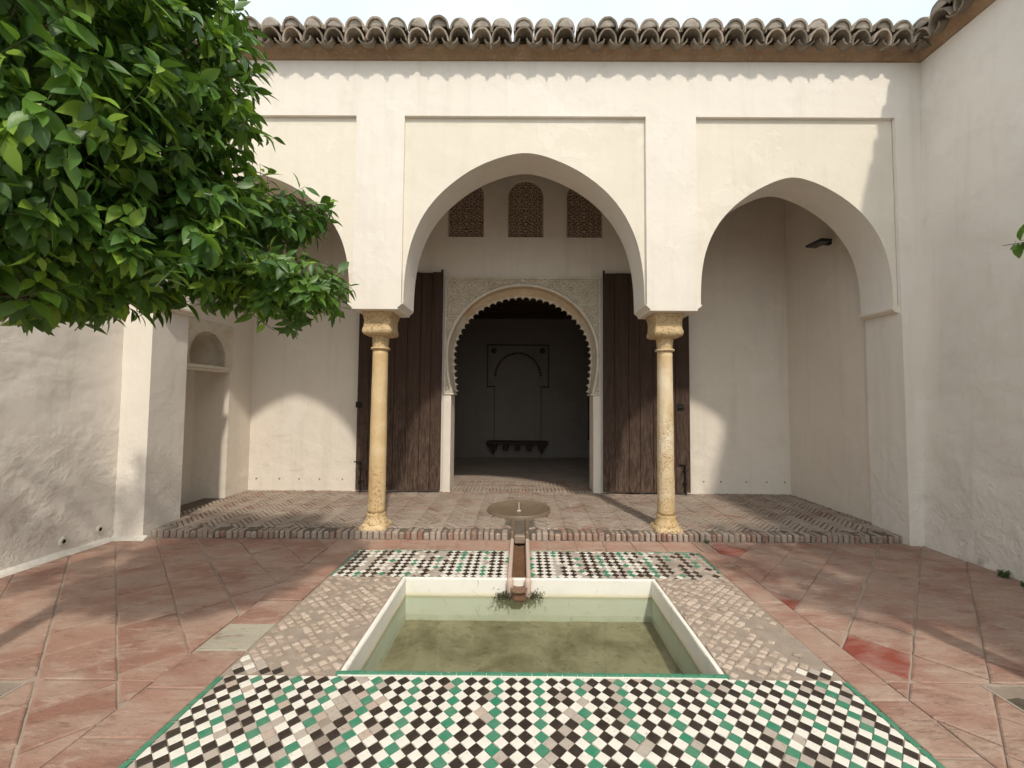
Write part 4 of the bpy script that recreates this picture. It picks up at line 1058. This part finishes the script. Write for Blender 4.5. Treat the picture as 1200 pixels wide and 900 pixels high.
b = MB(); b.rbox(1.62, 1.86, 10.06, 10.099, 0.52, 1.88, 0.01); b.rbox(1.735, 1.745, 10.05, 10.07, 0.55, 1.85, 0.002); b.build('dark_panel', M['dark_wood'], icb)  # dark panel standing in for the shade of a wall niche
be = thing('wall_bench', (BX, 9.98, 0.25), 'dark ledge on dentil brackets below the blind arch', 'ledge')
b = MB(); b.rbox(BX-0.74, BX+0.74, 9.80, 10.098, 0.42, 0.50, 0.012); b.build('ledge_top', M['dark_wood'], be)
for k in range(5):
    b = MB(); x = BX-0.56+k*0.28; b.rbox(x-0.06, x+0.06, 9.86, 10.098, 0.28, 0.418, 0.012); b.build('bracket', M['dark_wood'], be)
for sx in (-1, 1):
    b = MB(); b.rings([[(BX+sx*x, y, z) for x, z in ((0.70, 0.42), (0.60, 0.20), (0.56, 0.20), (0.62, 0.42))] for y in (9.90, 10.098)]); b.build('corbel', M['dark_wood'], be)

# ------------------------------------------------------------------ courtyard walls
def wall_sheet(b, P, nu, nv):
    for i in range(nu):
        for j in range(nv): b.quad(P(i/nu, j/nv), P((i+1)/nu, j/nv), P((i+1)/nu, (j+1)/nv), P(i/nu, (j+1)/nv))
cl = thing('courtyard_wall', (wall_xl(3), 1.5, 0), 'stained white courtyard wall with leaf shadows and two weep holes', 'wall')
b = MB(); wall_sheet(b, lambda u, w: (wall_xl(-3+7.36*u)+0.012*nz(u*9, w*6)+0.010*nz(u*26, w*20, 4)*(1-w), -3+7.362*u, -0.1+5.45*w), 80, 56)
b.box(-5.6, -4.75, -3, 4.36, -0.1, 5.35); b.build('wall', M['wall'], cl, smooth=True, fix=False)
b = MB(); pr = []
rg = []
for k in range(23):
    y = -0.5+4.80*k/22; xw = wall_xl(y); w_ = 0.055+0.012*nz(y*3, 1)
    rg.append([(xw-0.03, y, 0.0), (xw+w_, y, 0.0), (xw+w_*0.75, y, 0.022+0.006*nz(y*5, 2)), (xw-0.005, y, 0.05+0.01*nz(y*4, 6))])
b.rings(rg); b.build('skirting_fillet', M['cap'], cl, smooth=True, angle=30)
b = MB(); rg = [[(x, YF+0.01, 0.0), (x, YF-0.055-0.01*nz(x*9, 3), 0.0), (x, YF-0.035, 0.02), (x, YF+0.005, 0.045)] for x in [-4.33+0.40*k/8 for k in range(9)]]
b.rings(rg); b.build('skirting_fillet', M['cap'], cl)
for y, z in ((3.90, 0.135), (4.215, 0.15)):
    x = wall_xl(y)+0.006; b = MB()
    b.rings([[(x+d_, y+r*math.cos(2*math.pi*k/12), z+1.15*r*math.sin(2*math.pi*k/12)) for k in range(12)] for r, d_ in ((0.036, -0.01), (0.034, 0.010), (0.020, 0.012), (0.016, -0.006))], cap1=False); wc = b.build('weep_collar', M['cap'], cl, smooth=True, angle=35)
    b = MB(); b.rings([[(x+d_, y+0.018*math.cos(2*math.pi*k/12), z+0.018*math.sin(2*math.pi*k/12)) for k in range(12)] for d_ in (-0.008, 0.006)]); b.build('hole', M['hole'], wc)
cr_ = thing('courtyard_wall', (4.3, 1.5, 0), 'tall grey-shaded courtyard wall with blistered plaster under a tiled eave', 'wall')
b = MB(); wall_sheet(b, lambda u, w: (wall_xr(-3+7.36*u, -0.1+5.45*w)-0.012*nz(u*9, w*6, 5)-0.012*nz(u*26, w*20, 4)*(1-w), -3+7.362*u, -0.1+5.45*w), 80, 56)
b.build('wall', M['wall'], cr_, smooth=True, fix=False)
b = MB(); b.box(4.7, 5.3, -3, 6.9, -0.1, 5.3); b.build('wall_core', M['wall'], cr_)
b = MB(); XW = 4.36
rg = [[(XW+(4.36-y)*0.02+o, y, ZE-0.003+h) for o, h in CORN] for y in (-3, YF-0.02)]
b.rings(rg); b.build('cornice', M['cornice'], cr_)
b = MB(); b.add([(XW-0.10, -3, 5.372), (XW-0.10, YF+0.2, 5.372), (XW+2.2, YF+0.2, 6.05), (XW+2.2, -3, 6.05), (XW-0.10, -3, 5.35), (XW-0.10, YF+0.2, 5.35), (XW+2.2, YF+0.2, 6.0), (XW+2.2, -3, 6.0)], [(0, 3, 2, 1), (4, 5, 6, 7), (0, 1, 5, 4), (3, 7, 6, 2), (0, 4, 7, 3), (1, 2, 6, 5)])
roof_r = b.build('roof', M['rooftile_b'], cr_)
eave(roof_r, None, 32, (XW-0.205, -2.75, 5.278), (0, 1, 0), (1, 0, 0))

# ------------------------------------------------------------------ floodlight on the end wall
fd = thing('floodlight', (XGR, 5.42, 3.62), 'flat black floodlight fixed high on the end wall', 'lamp')
T = Matrix.Translation((3.965, 5.42, 3.625)) @ Matrix.Rotation(R(4), 4, 'Y') @ Matrix.Rotation(R(2), 4, 'X')
def tr(mb): mb.v = [tuple(T @ Vector(v)) for v in mb.v]; return mb
b = MB(); b.rbox(-0.075, 0.075, -0.15, 0.15, -0.015, 0.015, 0.006); tr(b).build('housing', M['black'], fd)
b = MB(); b.rbox(-0.06, 0.06, -0.135, 0.135, -0.020, -0.014, 0.003); tr(b).build('lens', plain('dark_lens', (0.01, 0.012, 0.012), 0.12), fd)
b = MB(); b.rbox(0.065, 0.16, -0.03, 0.03, -0.012, 0.035, 0.005); tr(b).build('bracket', M['iron'], fd)

# ------------------------------------------------------------------ orange trees
def leaf_verts(L, W, fold, curl, twist=0.0):
    """leaf along +X, upper side +Z; returns verts and faces"""
    st = [(0.0, 0.03), (0.10, 0.34), (0.28, 0.86), (0.47, 1.0), (0.66, 0.80), (0.84, 0.42), (1.0, 0.0)]
    v = []; f = []
    for k, (t_, w) in enumerate(st):
        x = L*t_; z = -curl*L*t_*t_; y = W*0.5*w; a_ = twist*t_
        for s in (-1, 0, 1):
            yy = s*y; zz = z+abs(s)*fold*y
            v.append((x, yy*math.cos(a_)-0*zz, zz+yy*math.sin(a_)))
    for k in range(len(st)-1):
        a = k*3; f.append((a, a+3, a+4, a+1)); f.append((a+1, a+4, a+5, a+2))
    return v, f
LV = [leaf_verts(1.0, w, fo_, cu, tw) for w, fo_, cu, tw in ((0.44, 0.30, 0.16, 0.2), (0.40, 0.42, 0.28, -0.2), (0.48, 0.22, 0.10, 0.1), (0.38, 0.50, 0.38, 0.3), (0.46, 0.34, 0.05, -0.3), (0.42, 0.25, 0.22, 0.0))]
LEAF_ME = {}
for vi, (v, f) in enumerate(LV):
    for mi in range(3):
        b = MB(); b.add(v, f); LEAF_ME[vi, mi] = b.mesh('leaf', LEAF[mi], smooth=True, fix=False)
def orange_tree(base, ells, n_cl, label, seed, limbs, n_single, extra=()):
    rs = np.random.RandomState(seed); rd = random.Random(seed)
    root = thing('orange_tree', base, label, 'tree', 'orange trees in the patio')
    core = Vector((sum(e[0] for e in ells)/len(ells), sum(e[1] for e in ells)/len(ells), sum(e[2] for e in ells)/len(ells)))
    vol = [e[3]*e[4]*e[5]*e[6] for e in ells]; cum = np.cumsum(vol)/sum(vol)
    leaves = []; clusters = []
    for c in range(n_cl):
        e = ells[int(np.searchsorted(cum, rs.rand()))]
        d = rs.normal(size=3); d /= np.linalg.norm(d); r = rs.rand()**(1/5.0)
        p = Vector((e[0]+e[3]*d[0]*r, e[1]+e[4]*d[1]*r, e[2]+e[5]*d[2]*r))
        ec = Vector((e[0], e[1], e[2])); out = (p-ec).normalized()
        clusters.append((p, out))
    for p, out in extra: clusters.append((Vector(p), Vector(out).normalized()))
    tw = MB()
    for ci, (p, out) in enumerate(clusters):
        ex = ci >= n_cl
        td = (out*0.75+Vector(rs.normal(size=3))*0.45+Vector((0, 0, 0.12))).normalized()
        Lt = rs.uniform(0.12, 0.24); n = rs.randint(8, 14); p0 = p-td*Lt*0.75
        tw.tube([p0-td*0.05, p0+td*Lt*0.5-Vector((0, 0, 0.008)), p0+td*Lt], [0.0022, 0.0018, 0.001], 3)
        sa = td.cross(Vector((0.3, 0.2, 1))).normalized(); sb = td.cross(sa)
        fresh_and_lit = rs.rand()+max(0.0, (p.z-2.9))*0.12  # random new growth; the height term paints a sunlit crown top
        for k in range(n):
            u = (k+0.6)/n; q = p0+td*Lt*u; an = k*2.4+rs.uniform(-0.5, 0.5)
            rad = sa*math.cos(an)+sb*math.sin(an)
            ld = (td*rs.uniform(0.25, 0.8)+rad*rs.uniform(0.6, 1.0)+out*0.25+Vector((0, 0, -rs.uniform(0.25, 1.0)))).normalized()
            up = (Vector((0, 0, 1))*0.75+out*0.9+Vector(rs.normal(size=3))*0.35)
            zz = (up-ld*up.dot(ld)).normalized(); yy = zz.cross(ld)
            L = (0.045+0.078*rs.beta(2.2, 1.6))*(0.8 if u > 0.85 else 1.0)
            h = rs.rand(); mi = 2 if (h < 0.2 and fresh_and_lit > 0.5) or (fresh_and_lit > 0.84 and h < 0.75) else (1 if h < 0.50 else 0)
            leaves.append((q+rad*0.004, ld, yy, zz, L, rs.randint(6), mi))
    # trunk and limbs
    t = MB(); B = Vector(base); fork = B+Vector((0.03, 0.0, 1.80))
    t.tube([B+Vector((0, 0, -0.15)), B+Vector((0.01, 0.0, 0.1)), B+Vector((-0.015, 0.01, 0.7)), fork], [0.115, 0.085, 0.07, 0.075], 12)
    tk = t.build('trunk', M['bark'], root, smooth=True)
    for k in range(limbs):
        cpos = clusters[rd.randrange(n_cl)][0]; l = MB()
        m1 = fork.lerp(cpos, 0.35)+Vector((0, 0, 0.16)); m2 = fork.lerp(cpos, 0.7)+Vector((rd.gauss(0, 0.05), rd.gauss(0, 0.05), 0.12))
        l.tube([fork-Vector((0, 0, 0.05)), m1, m2, cpos], [0.045, 0.028, 0.016, 0.006], 6); l.build('limb', M['bark'], tk, smooth=True)
    for p, out in extra:
        l = MB(); e_ = Vector(p); far = Vector((ells[0][0], ells[0][1], ells[0][2]-0.35))
        l.tube([far, far.lerp(e_, 0.5)+Vector((0, 0, 0.06)), e_-Vector(out).normalized()*0.1], [0.012, 0.008, 0.003], 6); l.build('limb', M['bark'], tk, smooth=True)
    # which leaves show largest: nearest per small patch of view
    best = {}
    for i, lf in enumerate(leaves):
        q = lf[0]+lf[1]*lf[4]*0.5; dv = q-CAM; zc = dv.dot(_f)
        if zc < 0.2: continue
        uu, vv_ = project(q)
        if 0 < uu < 1200 and 0 < vv_ < 900:
            k = (int(uu/17), int(vv_/17))
            if k not in best or zc < best[k][0]: best[k] = (zc, i)
    single = {i for _, i in sorted(best.values())[:n_single]}
    cm = MB(); n0 = 0
    V = []; F = []; MI = []
    crown_mesh = bpy.data.meshes.new('crown')
    for i, (q, ld, yy, zz, L, vi, mi) in enumerate(leaves):
        if i in single: continue
        v, f = LV[vi]; A = np.array([ld[:], yy[:], zz[:]])*L
        pts = np.array(v) @ A + np.array(q[:])-np.array(base)
        nb = len(V); V.extend(map(tuple, pts)); F.extend([tuple(j+nb for j in ff) for ff in f]); MI.extend([mi]*len(f))
    crown_mesh.from_pydata(V, [], F)
    for m_ in LEAF: crown_mesh.materials.append(m_)
    crown_mesh.polygons.foreach_set('material_index', MI); crown_mesh.polygons.foreach_set('use_smooth', [True]*len(F)); crown_mesh.update()
    crown = link_mesh('crown', crown_mesh, root, base); tag(crown, kind='stuff')
    for i in sorted(single):
        q, ld, yy, zz, L, vi, mi = leaves[i]
        m = Matrix(((ld.x*L, yy.x*L, zz.x*L, q.x), (ld.y*L, yy.y*L, zz.y*L, q.y), (ld.z*L, yy.z*L, zz.z*L, q.z), (0, 0, 0, 1)))
        link_mesh('leaf', LEAF_ME[vi, mi], crown, world_m=m)
    tag(tw.build('twigs', M['twig'], crown, fix=False), kind='stuff')
    return root
ELL = [(-2.10, 1.65, 2.95, 0.85, 0.72, 0.95, 1.15), (-1.80, 2.05, 3.15, 0.42, 0.40, 0.60, 1.7), (-1.56, 2.38, 2.62, 0.38, 0.30, 0.20, 3.6),
       (-1.42, 2.33, 2.15, 0.43, 0.30, 0.19, 4.2), (-2.20, 1.72, 2.16, 0.90, 0.55, 0.30, 2.6), (-1.85, 1.35, 2.75, 0.55, 0.38, 0.75, 1.7), (-1.72, 1.85, 2.38, 0.45, 0.38, 0.36, 2.6), (-2.95, 1.75, 3.0, 0.9, 0.85, 0.95, 0.4)]
tree_l = orange_tree((-2.98, 1.86, -0.06), ELL, 1850, 'dense glossy orange tree spreading over the stained wall side', 5, 16, 290)
b = MB(); b.lathe([(0.035*math.sin(math.pi*k/10)+0.0005, -0.035*math.cos(math.pi*k/10)) for k in range(11)], (-1.90, 1.53, 2.93), 16, cap0=False, cap1=False); b.build('orange_fruit', M['orange'], tree_l, smooth=True)
ELR = [(3.30, 1.35, 3.15, 0.80, 0.80, 1.0, 1.0), (3.35, 1.55, 2.6, 0.6, 0.55, 0.5, 1.0)]
orange_tree((2.96, 1.84, -0.06), ELR, 300, 'orange tree by the shaded wall with only leaf tips in view', 9, 10, 12,
            extra=[((2.62, 2.06, 2.34), (-1, 0.1, 0.0)), ((2.66, 2.06, 2.24), (-1, 0.0, -0.3)), ((2.80, 1.95, 2.40), (-1, 0.2, 0.0)), ((2.95, 1.82, 2.46), (-0.6, 0.5, 0.2)), ((3.0, 1.80, 2.32), (-0.8, 0.3, -0.3))])

# ------------------------------------------------------------------ weeds
def weed(loc, n, h, label):
    rs = random.Random(int(loc[0]*100)); o = thing('weed', loc, label, 'weed'); b = MB()
    for k in range(n):
        a_ = rs.uniform(0, 6.28); L = h*rs.uniform(0.5, 1.1); dx, dy = math.cos(a_), math.sin(a_); w = 0.006
        p0 = Vector(loc)+Vector((rs.gauss(0, 0.02), rs.gauss(0, 0.02), 0)); p1 = p0+Vector((dx*L*0.35, dy*L*0.35, L*0.7)); p2 = p0+Vector((dx*L*0.9, dy*L*0.9, L*0.75))
        sdv = Vector((-dy, dx, 0))*w
        b.add([p0-sdv*0.5, p0+sdv*0.5, p1+sdv, p1-sdv, p2], [(0, 1, 2, 3), (3, 2, 4)])
    b.build('blades', M['weed'], o, fix=False)
weed((4.16, 3.62, 0.0), 34, 0.07, 'small weed tuft in the crack along the shaded wall')
weed((4.12, 3.40, 0.0), 22, 0.06, 'dry little weed at the foot of the blistered plaster')
weed((1.965, 4.425, 0.0), 26, 0.045, 'tiny weed sprouting beside the chipped plinth')
